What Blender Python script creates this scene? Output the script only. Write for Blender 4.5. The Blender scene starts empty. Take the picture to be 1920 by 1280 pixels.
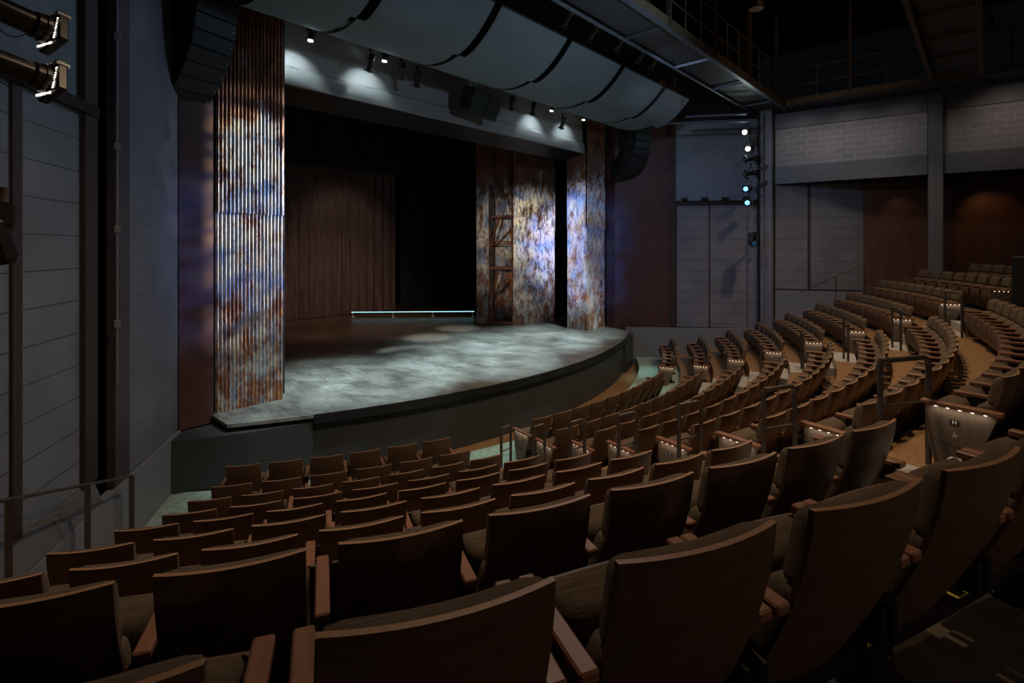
import bpy, math, random
from math import sin, cos, pi, radians, atan2, hypot, sqrt
from mathutils import Vector, Matrix

S = bpy.context.scene
COL = S.collection
random.seed(7)

# ---------------------------------------------------------------- camera constants
FPX, HZ, PHI, CH = 970.0, 464.0, radians(47.5), 4.02
FV = (sin(PHI), cos(PHI)); RV = (cos(PHI), -sin(PHI))
CAM = (-9.9758, -18.7142)

def ray(x):
    u = (x - 960) / FPX
    return (FV[0] + u * RV[0], FV[1] + u * RV[1])

def pix(x, y, z=None, depth=None):
    """world point seen at photo pixel x, y for a known height or depth"""
    v = (HZ - y) / FPX
    if depth is None:
        depth = (z - CH) / v
    d = ray(x)
    return Vector((CAM[0] + depth * d[0], CAM[1] + depth * d[1], CH + depth * v))

def hitline(x, p0, p1):
    d = ray(x); e = (p1[0] - p0[0], p1[1] - p0[1])
    det = d[0] * (-e[1]) + e[0] * d[1]
    bx, by = p0[0] - CAM[0], p0[1] - CAM[1]
    t = (bx * (-e[1]) + e[0] * by) / det
    return (CAM[0] + t * d[0], CAM[1] + t * d[1]), t

# ---------------------------------------------------------------- materials
def new_mat(name):
    m = bpy.data.materials.new(name); m.use_nodes = True
    nt = m.node_tree
    return m, nt, nt.nodes['Principled BSDF']

def N(nt, kind, **kw):
    n = nt.nodes.new(kind)
    for k, v in kw.items():
        setattr(n, k, v)
    return n

def ramp(nt, stops, interp='LINEAR'):
    r = N(nt, 'ShaderNodeValToRGB'); r.color_ramp.interpolation = interp
    e = r.color_ramp.elements
    while len(e) < len(stops):
        e.new(0.5)
    for el, (p, c) in zip(e, stops):
        el.position = p; el.color = (c[0], c[1], c[2], 1)
    return r

def simple(name, col, rough=0.6, metal=0.0, var=0.25, scale=6.0, bump=0.0, spec=0.5, stretch=(1, 1, 1)):
    m, nt, b = new_mat(name)
    tc = N(nt, 'ShaderNodeTexCoord'); mp = N(nt, 'ShaderNodeMapping')
    mp.inputs['Scale'].default_value = stretch
    no = N(nt, 'ShaderNodeTexNoise'); no.inputs['Scale'].default_value = scale; no.inputs['Detail'].default_value = 5
    nt.links.new(tc.outputs['Object'], mp.inputs[0]); nt.links.new(mp.outputs[0], no.inputs['Vector'])
    lo = tuple(c * (1 - var) for c in col); hi = tuple(min(1, c * (1 + var)) for c in col)
    r = ramp(nt, [(0.3, lo), (0.7, hi)])
    nt.links.new(no.outputs['Fac'], r.inputs[0]); nt.links.new(r.outputs[0], b.inputs['Base Color'])
    b.inputs['Roughness'].default_value = rough; b.inputs['Metallic'].default_value = metal
    b.inputs['Specular IOR Level'].default_value = spec
    if bump:
        bp = N(nt, 'ShaderNodeBump'); bp.inputs['Strength'].default_value = bump; bp.inputs['Distance'].default_value = 0.01
        nt.links.new(no.outputs['Fac'], bp.inputs['Height']); nt.links.new(bp.outputs[0], b.inputs['Normal'])
    return m

def emis(name, col, strength):
    m, nt, b = new_mat(name)
    b.inputs['Base Color'].default_value = (0.02, 0.02, 0.02, 1)
    b.inputs['Emission Color'].default_value = (*col, 1); b.inputs['Emission Strength'].default_value = strength
    return m

def boards(name, col, pitch, line=0.012, rough=0.55, z_off=0.0, dark=0.25):
    """painted panels with thin horizontal joints every `pitch` metres"""
    m, nt, b = new_mat(name)
    g = N(nt, 'ShaderNodeTexCoord'); sx = N(nt, 'ShaderNodeSeparateXYZ')
    nt.links.new(g.outputs['Object'], sx.inputs[0])
    add = N(nt, 'ShaderNodeMath', operation='ADD'); add.inputs[1].default_value = 100 * pitch - z_off
    mod = N(nt, 'ShaderNodeMath', operation='MODULO'); mod.inputs[1].default_value = pitch
    lt = N(nt, 'ShaderNodeMath', operation='LESS_THAN'); lt.inputs[1].default_value = line
    nt.links.new(sx.outputs[2], add.inputs[0]); nt.links.new(add.outputs[0], mod.inputs[0]); nt.links.new(mod.outputs[0], lt.inputs[0])
    no = N(nt, 'ShaderNodeTexNoise'); no.inputs['Scale'].default_value = 1.5; no.inputs['Detail'].default_value = 4
    nt.links.new(g.outputs['Object'], no.inputs['Vector'])
    r = ramp(nt, [(0.3, tuple(c * 0.85 for c in col)), (0.7, tuple(c * 1.15 for c in col))])
    nt.links.new(no.outputs['Fac'], r.inputs[0])
    mx = N(nt, 'ShaderNodeMix', data_type='RGBA')
    nt.links.new(lt.outputs[0], mx.inputs[0]); nt.links.new(r.outputs[0], mx.inputs[6])
    mx.inputs[7].default_value = (*[c * dark for c in col], 1)
    nt.links.new(mx.outputs[2], b.inputs['Base Color'])
    b.inputs['Roughness'].default_value = rough
    return m

def blockwork(name, c1, c2, mortar):
    m, nt, b = new_mat(name)
    g = N(nt, 'ShaderNodeTexCoord'); br = N(nt, 'ShaderNodeTexBrick')
    nt.links.new(g.outputs['UV'], br.inputs['Vector'])
    br.inputs['Color1'].default_value = (*c1, 1); br.inputs['Color2'].default_value = (*c2, 1); br.inputs['Mortar'].default_value = (*mortar, 1)
    br.inputs['Scale'].default_value = 1.0; br.inputs['Brick Width'].default_value = 0.4; br.inputs['Row Height'].default_value = 0.2
    br.inputs['Mortar Size'].default_value = 0.008; br.inputs['Bias'].default_value = 0.0
    nt.links.new(br.outputs['Color'], b.inputs['Base Color'])
    b.inputs['Roughness'].default_value = 0.85
    bp = N(nt, 'ShaderNodeBump'); bp.inputs['Strength'].default_value = 0.4; bp.inputs['Distance'].default_value = 0.01
    nt.links.new(br.outputs['Fac'], bp.inputs['Height']); nt.links.new(bp.outputs[0], b.inputs['Normal'])
    return m

def rusty(name, rust, seed):
    """corrugated iron: bare zinc, blue grey oxide, ochre and red rust in streaky patches"""
    m, nt, b = new_mat(name)
    g = N(nt, 'ShaderNodeTexCoord'); mp = N(nt, 'ShaderNodeMapping'); mp.inputs['Location'].default_value = (seed, seed * 2.3, seed * 0.7)
    mp.inputs['Scale'].default_value = (1, 1, 0.5)
    nt.links.new(g.outputs['Object'], mp.inputs[0])
    n1 = N(nt, 'ShaderNodeTexNoise'); n1.inputs['Scale'].default_value = 2.4 if seed < 5 else 3.6; n1.inputs['Detail'].default_value = 9; n1.inputs['Roughness'].default_value = 0.78
    n2 = N(nt, 'ShaderNodeTexNoise'); n2.inputs['Scale'].default_value = 9; n2.inputs['Detail'].default_value = 7; n2.inputs['Roughness'].default_value = 0.75
    n3 = N(nt, 'ShaderNodeTexNoise'); n3.inputs['Scale'].default_value = 30; n3.inputs['Detail'].default_value = 4
    for n in (n1, n2, n3):
        nt.links.new(mp.outputs[0], n.inputs['Vector'])
    metal = ramp(nt, [(0.30, (0.05, 0.08, 0.17)), (0.42, (0.24, 0.30, 0.42)), (0.52, (0.58, 0.60, 0.60)), (0.60, (0.66, 0.62, 0.50)), (0.70, (0.50, 0.34, 0.10))])
    rst = ramp(nt, [(0.3, (0.03, 0.012, 0.010)), (0.44, (0.10, 0.035, 0.022)), (0.54, (0.18, 0.062, 0.030)), (0.62, (0.32, 0.16, 0.05)), (0.72, (0.30, 0.27, 0.24))])
    mp5 = N(nt, 'ShaderNodeMapping'); mp5.inputs['Scale'].default_value = (26, 26, 1.1); mp5.inputs['Location'].default_value = (seed, seed, seed)
    nt.links.new(g.outputs['Object'], mp5.inputs[0])
    n5 = N(nt, 'ShaderNodeTexNoise'); n5.inputs['Scale'].default_value = 1.0; n5.inputs['Detail'].default_value = 6; n5.inputs['Roughness'].default_value = 0.65
    nt.links.new(mp5.outputs[0], n5.inputs['Vector'])
    av = N(nt, 'ShaderNodeMath', operation='MULTIPLY_ADD'); av.inputs[1].default_value = .62
    hv = N(nt, 'ShaderNodeMath', operation='MULTIPLY_ADD'); hv.inputs[1].default_value = .62; hv.inputs[2].default_value = -.12
    nt.links.new(n2.outputs['Fac'], hv.inputs[0]); nt.links.new(n5.outputs['Fac'], av.inputs[0]); nt.links.new(hv.outputs[0], av.inputs[2])
    nt.links.new(av.outputs[0], metal.inputs[0]); nt.links.new(av.outputs[0], rst.inputs[0])
    sep = N(nt, 'ShaderNodeSeparateXYZ'); nt.links.new(g.outputs['Object'], sep.inputs[0])
    # more rust low down and along the very top of each sheet run
    mr = N(nt, 'ShaderNodeMapRange'); mr.inputs['From Min'].default_value = 1.0; mr.inputs['From Max'].default_value = 3.4
    mr.inputs['To Min'].default_value = 0.09; mr.inputs['To Max'].default_value = 0.0
    nt.links.new(sep.outputs[2], mr.inputs['Value'])
    mr2 = N(nt, 'ShaderNodeMapRange'); mr2.inputs['From Min'].default_value = 5.9; mr2.inputs['From Max'].default_value = 7.2
    mr2.inputs['To Min'].default_value = 0.0; mr2.inputs['To Max'].default_value = 0.2
    nt.links.new(sep.outputs[2], mr2.inputs['Value'])
    a1 = N(nt, 'ShaderNodeMath', operation='ADD'); a2 = N(nt, 'ShaderNodeMath', operation='ADD')
    m5 = N(nt, 'ShaderNodeMath', operation='MULTIPLY_ADD'); m5.inputs[1].default_value = .35
    sb = N(nt, 'ShaderNodeMath', operation='ADD'); sb.inputs[1].default_value = -.175; nt.links.new(n1.outputs['Fac'], sb.inputs[0])
    nt.links.new(n5.outputs['Fac'], m5.inputs[0]); nt.links.new(sb.outputs[0], m5.inputs[2])
    nt.links.new(m5.outputs[0], a1.inputs[0]); nt.links.new(mr.outputs[0], a1.inputs[1])
    nt.links.new(a1.outputs[0], a2.inputs[0]); nt.links.new(mr2.outputs[0], a2.inputs[1])
    w = 0.5 - rust
    fac = ramp(nt, [(w + 0.02, (0, 0, 0)), (w + 0.14, (1, 1, 1))])
    nt.links.new(a2.outputs[0], fac.inputs[0])
    mx = N(nt, 'ShaderNodeMix', data_type='RGBA')
    nt.links.new(fac.outputs[0], mx.inputs[0]); nt.links.new(metal.outputs[0], mx.inputs[6]); nt.links.new(rst.outputs[0], mx.inputs[7])
    nt.links.new(mx.outputs[2], b.inputs['Base Color'])
    mm = N(nt, 'ShaderNodeMapRange'); mm.inputs['To Min'].default_value = 0.6; mm.inputs['To Max'].default_value = 0.05
    nt.links.new(fac.outputs[0], mm.inputs['Value']); nt.links.new(mm.outputs[0], b.inputs['Metallic'])
    rr = N(nt, 'ShaderNodeMapRange'); rr.inputs['To Min'].default_value = 0.36; rr.inputs['To Max'].default_value = 0.55
    nt.links.new(fac.outputs[0], rr.inputs['Value']); nt.links.new(rr.outputs[0], b.inputs['Roughness'])
    bp = N(nt, 'ShaderNodeBump'); bp.inputs['Strength'].default_value = 0.25; bp.inputs['Distance'].default_value = 0.01
    nt.links.new(n3.outputs['Fac'], bp.inputs['Height']); nt.links.new(bp.outputs[0], b.inputs['Normal'])
    return m

def stage_floor_mat():
    m, nt, b = new_mat('painted_stage_boards')
    g = N(nt, 'ShaderNodeTexCoord'); mp = N(nt, 'ShaderNodeMapping')
    mp.inputs['Rotation'].default_value = (0, 0, radians(38)); mp.inputs['Scale'].default_value = (1, 0.28, 1)
    nt.links.new(g.outputs['Object'], mp.inputs[0])
    n1 = N(nt, 'ShaderNodeTexNoise'); n1.inputs['Scale'].default_value = 2.2; n1.inputs['Detail'].default_value = 10; n1.inputs['Roughness'].default_value = 0.72
    n2 = N(nt, 'ShaderNodeTexNoise'); n2.inputs['Scale'].default_value = 0.55; n2.inputs['Detail'].default_value = 5
    nt.links.new(mp.outputs[0], n1.inputs['Vector']); nt.links.new(g.outputs['Object'], n2.inputs['Vector'])
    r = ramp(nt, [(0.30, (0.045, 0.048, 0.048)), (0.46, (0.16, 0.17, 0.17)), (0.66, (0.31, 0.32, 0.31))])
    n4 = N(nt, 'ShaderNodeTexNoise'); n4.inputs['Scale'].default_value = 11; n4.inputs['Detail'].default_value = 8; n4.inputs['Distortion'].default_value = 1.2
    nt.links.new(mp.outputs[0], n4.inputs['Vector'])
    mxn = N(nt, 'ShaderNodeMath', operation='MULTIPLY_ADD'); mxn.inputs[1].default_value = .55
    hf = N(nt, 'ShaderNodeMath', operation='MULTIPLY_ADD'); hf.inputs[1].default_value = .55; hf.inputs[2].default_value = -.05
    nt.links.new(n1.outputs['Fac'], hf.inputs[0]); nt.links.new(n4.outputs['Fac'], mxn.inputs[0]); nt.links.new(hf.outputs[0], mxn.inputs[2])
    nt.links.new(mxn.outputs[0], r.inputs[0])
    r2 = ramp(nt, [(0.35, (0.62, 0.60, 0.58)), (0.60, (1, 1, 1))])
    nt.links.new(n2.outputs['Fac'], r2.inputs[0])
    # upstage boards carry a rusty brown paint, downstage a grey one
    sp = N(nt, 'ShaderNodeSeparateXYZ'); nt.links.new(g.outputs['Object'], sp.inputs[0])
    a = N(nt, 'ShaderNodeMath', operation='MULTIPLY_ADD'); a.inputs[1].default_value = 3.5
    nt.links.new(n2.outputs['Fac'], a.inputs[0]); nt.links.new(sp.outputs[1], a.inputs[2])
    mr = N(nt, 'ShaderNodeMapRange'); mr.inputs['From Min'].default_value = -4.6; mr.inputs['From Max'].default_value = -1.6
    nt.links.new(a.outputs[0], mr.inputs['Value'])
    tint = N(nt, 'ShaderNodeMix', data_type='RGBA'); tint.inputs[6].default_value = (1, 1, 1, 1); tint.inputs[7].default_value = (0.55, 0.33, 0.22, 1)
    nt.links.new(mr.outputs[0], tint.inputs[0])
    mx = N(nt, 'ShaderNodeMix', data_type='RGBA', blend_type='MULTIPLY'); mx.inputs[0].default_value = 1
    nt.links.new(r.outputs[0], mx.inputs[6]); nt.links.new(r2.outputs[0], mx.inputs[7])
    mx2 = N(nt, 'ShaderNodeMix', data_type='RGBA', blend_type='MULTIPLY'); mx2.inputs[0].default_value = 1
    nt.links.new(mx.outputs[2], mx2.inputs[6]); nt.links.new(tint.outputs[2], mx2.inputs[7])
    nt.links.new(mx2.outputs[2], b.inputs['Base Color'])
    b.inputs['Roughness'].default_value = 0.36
    bp = N(nt, 'ShaderNodeBump'); bp.inputs['Strength'].default_value = 0.5; bp.inputs['Distance'].default_value = 0.02
    nt.links.new(mxn.outputs[0], bp.inputs['Height']); nt.links.new(bp.outputs[0], b.inputs['Normal'])
    return m

def fabric_mat():
    m, nt, b = new_mat('ribbed_brown_fabric')
    g = N(nt, 'ShaderNodeTexCoord'); mp = N(nt, 'ShaderNodeMapping'); mp.inputs['Scale'].default_value = (5, 130, 130)
    nt.links.new(g.outputs['Object'], mp.inputs[0])
    no = N(nt, 'ShaderNodeTexNoise'); no.inputs['Scale'].default_value = 1.0; no.inputs['Detail'].default_value = 4; no.inputs['Roughness'].default_value = .7
    nt.links.new(mp.outputs[0], no.inputs['Vector'])
    r = ramp(nt, [(0.32, (0.070, 0.052, 0.038)), (0.68, (0.150, 0.112, 0.083))])
    nt.links.new(no.outputs['Fac'], r.inputs[0]); nt.links.new(r.outputs[0], b.inputs['Base Color'])
    b.inputs['Roughness'].default_value = 0.95; b.inputs['Specular IOR Level'].default_value = 0.1
    bp = N(nt, 'ShaderNodeBump'); bp.inputs['Strength'].default_value = 0.6; bp.inputs['Distance'].default_value = 0.004
    nt.links.new(no.outputs['Fac'], bp.inputs['Height']); nt.links.new(bp.outputs[0], b.inputs['Normal'])
    return m

def grating_mat():
    m, nt, b = new_mat('steel_bar_grating')
    g = N(nt, 'ShaderNodeTexCoord'); wv = N(nt, 'ShaderNodeTexWave', wave_type='BANDS', bands_direction='Y')
    wv.inputs['Scale'].default_value = 9
    nt.links.new(g.outputs['Object'], wv.inputs['Vector'])
    r = ramp(nt, [(0.3, (0.03, 0.032, 0.036)), (0.7, (0.085, 0.09, 0.10))])
    nt.links.new(wv.outputs['Fac'], r.inputs[0]); nt.links.new(r.outputs[0], b.inputs['Base Color'])
    b.inputs['Roughness'].default_value = 0.6; b.inputs['Metallic'].default_value = 0.3
    return m

M = {}
M['edge'] = simple('plywood_edge_highlight', (0.36, 0.20, 0.11), 0.4, var=0.15, scale=8)  # plywood edge with the overhead highlight put into its colour
M['endwood'] = simple('grey_brown_end_veneer', (0.125, 0.092, 0.074), 0.45, var=0.15, scale=5, stretch=(6, 6, 0.6), spec=0.4)
M['wood'] = simple('brown_veneer', (0.118, 0.070, 0.044), 0.42, var=0.18, scale=5, stretch=(0.6, 6, 6), spec=0.4)
M['pan'] = simple('brown_seat_veneer', (0.110, 0.062, 0.042), 0.45, var=0.18, scale=5, stretch=(6, 6, 0.6), spec=0.4)
M['arm'] = simple('reddish_arm_timber', (0.235, 0.108, 0.062), 0.38, var=0.15, scale=6, stretch=(8, 1, 8), spec=0.45)
M['fabric'] = fabric_mat()
M['dark'] = simple('dark_iron', (0.026, 0.020, 0.017), 0.5, 0.5, var=0.2)
M['black'] = simple('matt_black', (0.006, 0.006, 0.007), 0.85, var=0.2)
M['shell'] = simple('black_speaker_shell', (0.010, 0.011, 0.013), 0.55, var=0.2, scale=30)
M['grille'] = simple('speaker_grille', (0.020, 0.025, 0.028), 0.6, 0.2, var=0.4, scale=220)
M['lampbody'] = simple('black_lamp_body', (0.020, 0.016, 0.013), 0.36, 0.4, var=0.25, scale=9)
M['rail'] = simple('grey_brown_painted_rail', (0.11, 0.095, 0.09), 0.35, 0.6, var=0.15)
M['steel'] = simple('grey_blue_steel', (0.11, 0.13, 0.16), 0.45, 0.3, var=0.15)
M['tan'] = simple('tan_painted_steel', (0.13, 0.09, 0.055), 0.55, 0.1, var=0.2)
M['tandark'] = simple('brown_painted_steel', (0.07, 0.045, 0.03), 0.55, 0.1, var=0.2)
M['grating'] = grating_mat()
M['cloud'] = simple('grey_cloud_board', (0.17, 0.225, 0.265), 0.7, var=0.06, scale=2)
M['cloudedge'] = simple('dark_cloud_edge', (0.02, 0.022, 0.025), 0.7, var=0.2)
M['header'] = simple('grey_header_board', (0.36, 0.37, 0.38), 0.5, var=0.07, scale=1.5)
M['soffit'] = simple('glossy_black_soffit', (0.006, 0.007, 0.007), 0.35, var=0.3, scale=4, bump=0.1)
M['slat'] = boards('grey_wall_boards', (0.15, 0.175, 0.215), 0.376, 0.012, z_off=.014)
M['slatsmall'] = boards('grey_wall_boards_narrow', (0.14, 0.155, 0.20), 0.203, 0.007, z_off=.095, dark=.45)
M['slatright'] = boards('grey_door_boards', (0.16, 0.165, 0.185), 0.388, 0.018, z_off=.046, dark=.45)
M['pony'] = simple('grey_plaster', (0.17, 0.19, 0.22), 0.6, var=0.08, scale=1.5)
M['column'] = simple('grey_painted_column', (0.15, 0.16, 0.18), 0.5, var=0.1)
M['beam'] = simple('grey_painted_beam', (0.14, 0.145, 0.16), 0.55, var=0.1)
M['redpanel'] = simple('dark_red_panel', (0.066, 0.027, 0.025), 0.55, var=0.2, scale=3)
M['brownpanel'] = simple('brown_timber_panel', (0.10, 0.042, 0.022), 0.5, var=0.2, scale=2, stretch=(3, 3, 0.5))
M['pillar'] = simple('dark_pillar_paint', (0.055, 0.045, 0.055), 0.5, var=0.15)
M['sill'] = simple('dark_grey_sill', (0.10, 0.105, 0.115), 0.6, var=0.1)
M['seam'] = simple('dark_brown_strip', (0.035, 0.022, 0.020), 0.6, var=0.2)
M['cmu'] = blockwork('painted_blockwork', (0.30, 0.28, 0.28), (0.26, 0.25, 0.26), (0.44, 0.42, 0.42))
M['cmudark'] = blockwork('painted_blockwork_blue', (0.19, 0.215, 0.245), (0.165, 0.19, 0.225), (0.22, 0.245, 0.27))
M['stage'] = stage_floor_mat()
M['stagefront'] = simple('dark_stage_front', (0.034, 0.040, 0.044), 0.55, var=0.12, scale=1.2)
M['stageedge'] = simple('black_stage_edge', (0.015, 0.016, 0.017), 0.35, var=0.2)
M['cork'] = simple('tan_cork_floor', (0.26, 0.150, 0.072), 0.33, var=0.22, scale=7, stretch=(1, 4, 1))
M['carpet'] = simple('grey_green_carpet', (0.25, 0.34, 0.31), 0.9, var=0.2, scale=9)
M['backfloor'] = simple('olive_brown_carpet', (0.085, 0.062, 0.042), 0.9, var=0.35, scale=5)
M['step'] = simple('pale_grey_step', (0.34, 0.34, 0.34), 0.7, var=0.12, scale=6)
M['nosing'] = simple('pale_step_nosing', (0.60, 0.55, 0.46), 0.5, var=0.1)
M['ceil'] = simple('black_ceiling', (0.010, 0.009, 0.009), 0.8, var=0.2)
M['curtain'] = simple('brown_velour', (0.125, 0.080, 0.066), 0.9, var=0.3, scale=3, stretch=(3, 3, 0.3), spec=0.1)
M['bcurtain'] = simple('black_velour', (0.020, 0.020, 0.022), 0.9, var=0.3, scale=3, stretch=(3, 3, 0.3), spec=0.1)
M['rustA'] = rusty('rusted_iron_left', 0.04, 3.1)
M['rustB'] = rusty('rusted_iron_mid', 0.03, 11.7)
M['rustC'] = rusty('rusted_iron_right', 0.03, 23.3)
M['rustD'] = rusty('rusted_iron_recess', 0.05, 31.9)
M['rustframe'] = simple('rusted_angle_iron', (0.16, 0.06, 0.032), 0.65, 0.2, var=0.5, scale=12)
M['strip'] = emis('warm_step_light', (1.0, 0.85, 0.62), 7.0)
M['lenswhite'] = emis('white_lamp_lens', (0.85, 1.0, 1.0), 60.0)
M['lensblue'] = emis('blue_lamp_lens', (0.10, 0.30, 1.0), 4.5)
M['lensspot'] = emis('cool_lamp_lens', (0.85, 1.0, 0.98), 30.0)
M['leak'] = emis('light_leak_glow', (1.0, 0.88, 0.72), 2.2)
M['led'] = emis('cyan_led_tube', (0.40, 0.90, 1.0), 1.7)
M['lensdim'] = simple('unlit_lens', (0.12, 0.14, 0.17), 0.12, 0.3, var=0.2)
M['bulb'] = emis('warm_bulb', (1.0, 0.85, 0.45), 14.0)
M['plate'] = simple('black_row_plate', (0.012, 0.012, 0.012), 0.4, var=0.1)
M['letter'] = simple('white_letter', (0.85, 0.85, 0.85), 0.5, var=0.02)
M['yellow'] = simple('yellow_sticker', (0.62, 0.48, 0.06), 0.6, var=0.1)
M['white'] = simple('white_paint', (0.75, 0.74, 0.70), 0.5, var=0.05)
M['glassblue'] = simple('blue_lens_glass', (0.04, 0.22, 0.45), 0.1, 0.2, var=0.2)

# ---------------------------------------------------------------- mesh helpers
class MB:
    def __init__(self):
        self.v = []; self.f = []; self.sm = []
        self.uv = None
    def add(self, verts, faces, smooth=False):
        o = len(self.v); self.v += [tuple(p) for p in verts]
        self.f += [tuple(i + o for i in f) for f in faces]; self.sm += [smooth] * len(faces)
        return self
    def box(self, c, s, rz=0.0, mat=None):
        x, y, z = s[0] / 2, s[1] / 2, s[2] / 2
        vs = [Vector((a, b, d)) for d in (-z, z) for b in (-y, y) for a in (-x, x)]
        R = mat if mat is not None else Matrix.Rotation(rz, 3, 'Z')
        vs = [R @ p + Vector(c) for p in vs]
        return self.add(vs, [(0, 2, 3, 1), (4, 5, 7, 6), (0, 1, 5, 4), (2, 6, 7, 3), (0, 4, 6, 2), (1, 3, 7, 5)])
    def cbox(self, c, s, ch=0.004, rz=0.0, mat=None):
        """box with chamfered edges"""
        x, y, z = s[0] / 2, s[1] / 2, s[2] / 2
        R = mat if mat is not None else Matrix.Rotation(rz, 3, 'Z')
        ch = min(ch, x * 0.8, y * 0.8, z * 0.8)
        V = []; idx = {}
        for sx in (-1, 1):
            for sy in (-1, 1):
                for sz in (-1, 1):
                    for ax in range(3):
                        p = [sx * (x - ch), sy * (y - ch), sz * (z - ch)]
                        p[ax] = (sx * x, sy * y, sz * z)[ax]
                        idx[(sx, sy, sz, ax)] = len(V); V.append(R @ Vector(p) + Vector(c))
        F = []
        for ax in range(3):
            o = [a for a in range(3) if a != ax]
            for s_ in (-1, 1):
                q = []
                for a, b in ((-1, -1), (1, -1), (1, 1), (-1, 1)):
                    k = [0, 0, 0]; k[ax] = s_; k[o[0]] = a; k[o[1]] = b
                    q.append(idx[(*k, ax)])
                F.append(tuple(q))
        for e in range(3):
            o = [a for a in range(3) if a != e]
            for a in (-1, 1):
                for b in (-1, 1):
                    k0 = [0, 0, 0]; k0[e] = -1; k0[o[0]] = a; k0[o[1]] = b
                    k1 = list(k0); k1[e] = 1
                    F.append((idx[(*k0, o[0])], idx[(*k1, o[0])], idx[(*k1, o[1])], idx[(*k0, o[1])]))
        for sx in (-1, 1):
            for sy in (-1, 1):
                for sz in (-1, 1):
                    F.append(tuple(idx[(sx, sy, sz, a)] for a in range(3)))
        return self.add(V, F)
    def tube(self, pts, r, n=8, cap=True, r2=None):
        pts = [Vector(p) for p in pts]; rings = []
        prev = None
        for i, p in enumerate(pts):
            t = (pts[min(i + 1, len(pts) - 1)] - pts[max(i - 1, 0)]).normalized()
            if prev is None:
                a = Vector((0, 0, 1)) if abs(t.z) < 0.9 else Vector((1, 0, 0))
                u = t.cross(a).normalized()
            else:
                u = (prev - t * prev.dot(t)).normalized()
            prev = u; w = t.cross(u)
            rr = r if r2 is None else r + (r2 - r) * i / (len(pts) - 1)
            rings.append([p + u * rr * cos(2 * pi * k / n) + w * rr * sin(2 * pi * k / n) for k in range(n)])
        vs = [p for rg in rings for p in rg]; fs = []
        for i in range(len(pts) - 1):
            for k in range(n):
                fs.append((i * n + k, i * n + (k + 1) % n, (i + 1) * n + (k + 1) % n, (i + 1) * n + k))
        self.add(vs, fs, True)
        if cap:
            self.add(rings[0], [tuple(reversed(range(n)))]); self.add(rings[-1], [tuple(range(n))])
        return self
    def lathe(self, prof, n=20, origin=(0, 0, 0), axis=None):
        """profile of (radius, height) spun round an axis"""
        R = Matrix.Identity(3) if axis is None else Vector((0, 0, 1)).rotation_difference(Vector(axis).normalized()).to_matrix()
        vs = []
        for r, h in prof:
            for k in range(n):
                a = 2 * pi * k / n; vs.append(R @ Vector((r * cos(a), r * sin(a), h)) + Vector(origin))
        fs = []
        for i in range(len(prof) - 1):
            for k in range(n):
                fs.append((i * n + k, i * n + (k + 1) % n, (i + 1) * n + (k + 1) % n, (i + 1) * n + k))
        fs.append(tuple(reversed(range(n)))); fs.append(tuple((len(prof) - 1) * n + k for k in range(n)))
        return self.add(vs, fs)
    def prism(self, poly, z0, z1):
        n = len(poly)
        vs = [(p[0], p[1], z0) for p in poly] + [(p[0], p[1], z1) for p in poly]
        return self.add(vs, [tuple(reversed(range(n))), tuple(range(n, 2 * n))] + [(i, (i + 1) % n, n + (i + 1) % n, n + i) for i in range(n)])
    def extr(self, poly, off):
        """closed 3-D polygon pushed along a vector"""
        n = len(poly); o = Vector(off)
        vs = [Vector(p) for p in poly] + [Vector(p) + o for p in poly]
        return self.add(vs, [tuple(reversed(range(n))), tuple(range(n, 2 * n))] + [(i, (i + 1) % n, n + (i + 1) % n, n + i) for i in range(n)])
    def ribbon(self, rows, closed=False, smooth=True):
        """rows = list of point lists of one length"""
        n = len(rows[0]); vs = [p for r in rows for p in r]; fs = []
        for i in range(len(rows) - 1):
            for k in range(n - (0 if closed else 1)):
                fs.append((i * n + k, i * n + (k + 1) % n, (i + 1) * n + (k + 1) % n, (i + 1) * n + k))
        return self.add(vs, fs, smooth)
    def mesh(self, name):
        me = bpy.data.meshes.new(name); me.from_pydata(self.v, [], self.f)
        me.polygons.foreach_set('use_smooth', self.sm)
        me.update()
        import bmesh
        bm = bmesh.new(); bm.from_mesh(me); bmesh.ops.recalc_face_normals(bm, faces=bm.faces); bm.to_mesh(me); bm.free()
        return me
    def build(self, name, mat, parent=None, me=None):
        me = me or self.mesh(name)
        if mat is not None and not me.materials:
            me.materials.append(mat)
        o = bpy.data.objects.new(name, me); COL.objects.link(o)
        if parent is not None:
            o.parent = parent
        return o

def tag(o, label, cat, group=None, kind=None):
    o['label'] = label; o['category'] = cat
    if group: o['group'] = group
    if kind: o['kind'] = kind
    return o

def struct(o, label=None):
    o['kind'] = 'structure'
    if label: o['label'] = label
    return o

def empty(name, loc, rz, label, cat, group=None):
    o = bpy.data.objects.new(name, None); COL.objects.link(o); o.empty_display_size = 0.1
    o.location = loc; o.rotation_euler = (0, 0, rz)
    return tag(o, label, cat, group)

def uvwall(me, p0, d):
    uv = me.uv_layers.new(name='UVMap')
    for pl in me.polygons:
        for li in pl.loop_indices:
            v = me.vertices[me.loops[li].vertex_index].co
            uv.data[li].uv = ((v.x - p0[0]) * d[0] + (v.y - p0[1]) * d[1], v.z)

def wall(name, p0, p1, z0, z1, th, mat, side=1, uv=False, kind=True):
    """upright slab whose room face runs p0-p1; thickness goes away from the room (side = +1 left of p0->p1)"""
    d = Vector((p1[0] - p0[0], p1[1] - p0[1])); d.normalize(); n = Vector((-d.y, d.x)) * side * th
    m = MB(); m.prism([p0, p1, (p1[0] + n.x, p1[1] + n.y), (p0[0] + n.x, p0[1] + n.y)], z0, z1)
    o = m.build(name, mat)
    if uv: uvwall(o.data, p0, d)
    if kind: struct(o)
    return o

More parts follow.
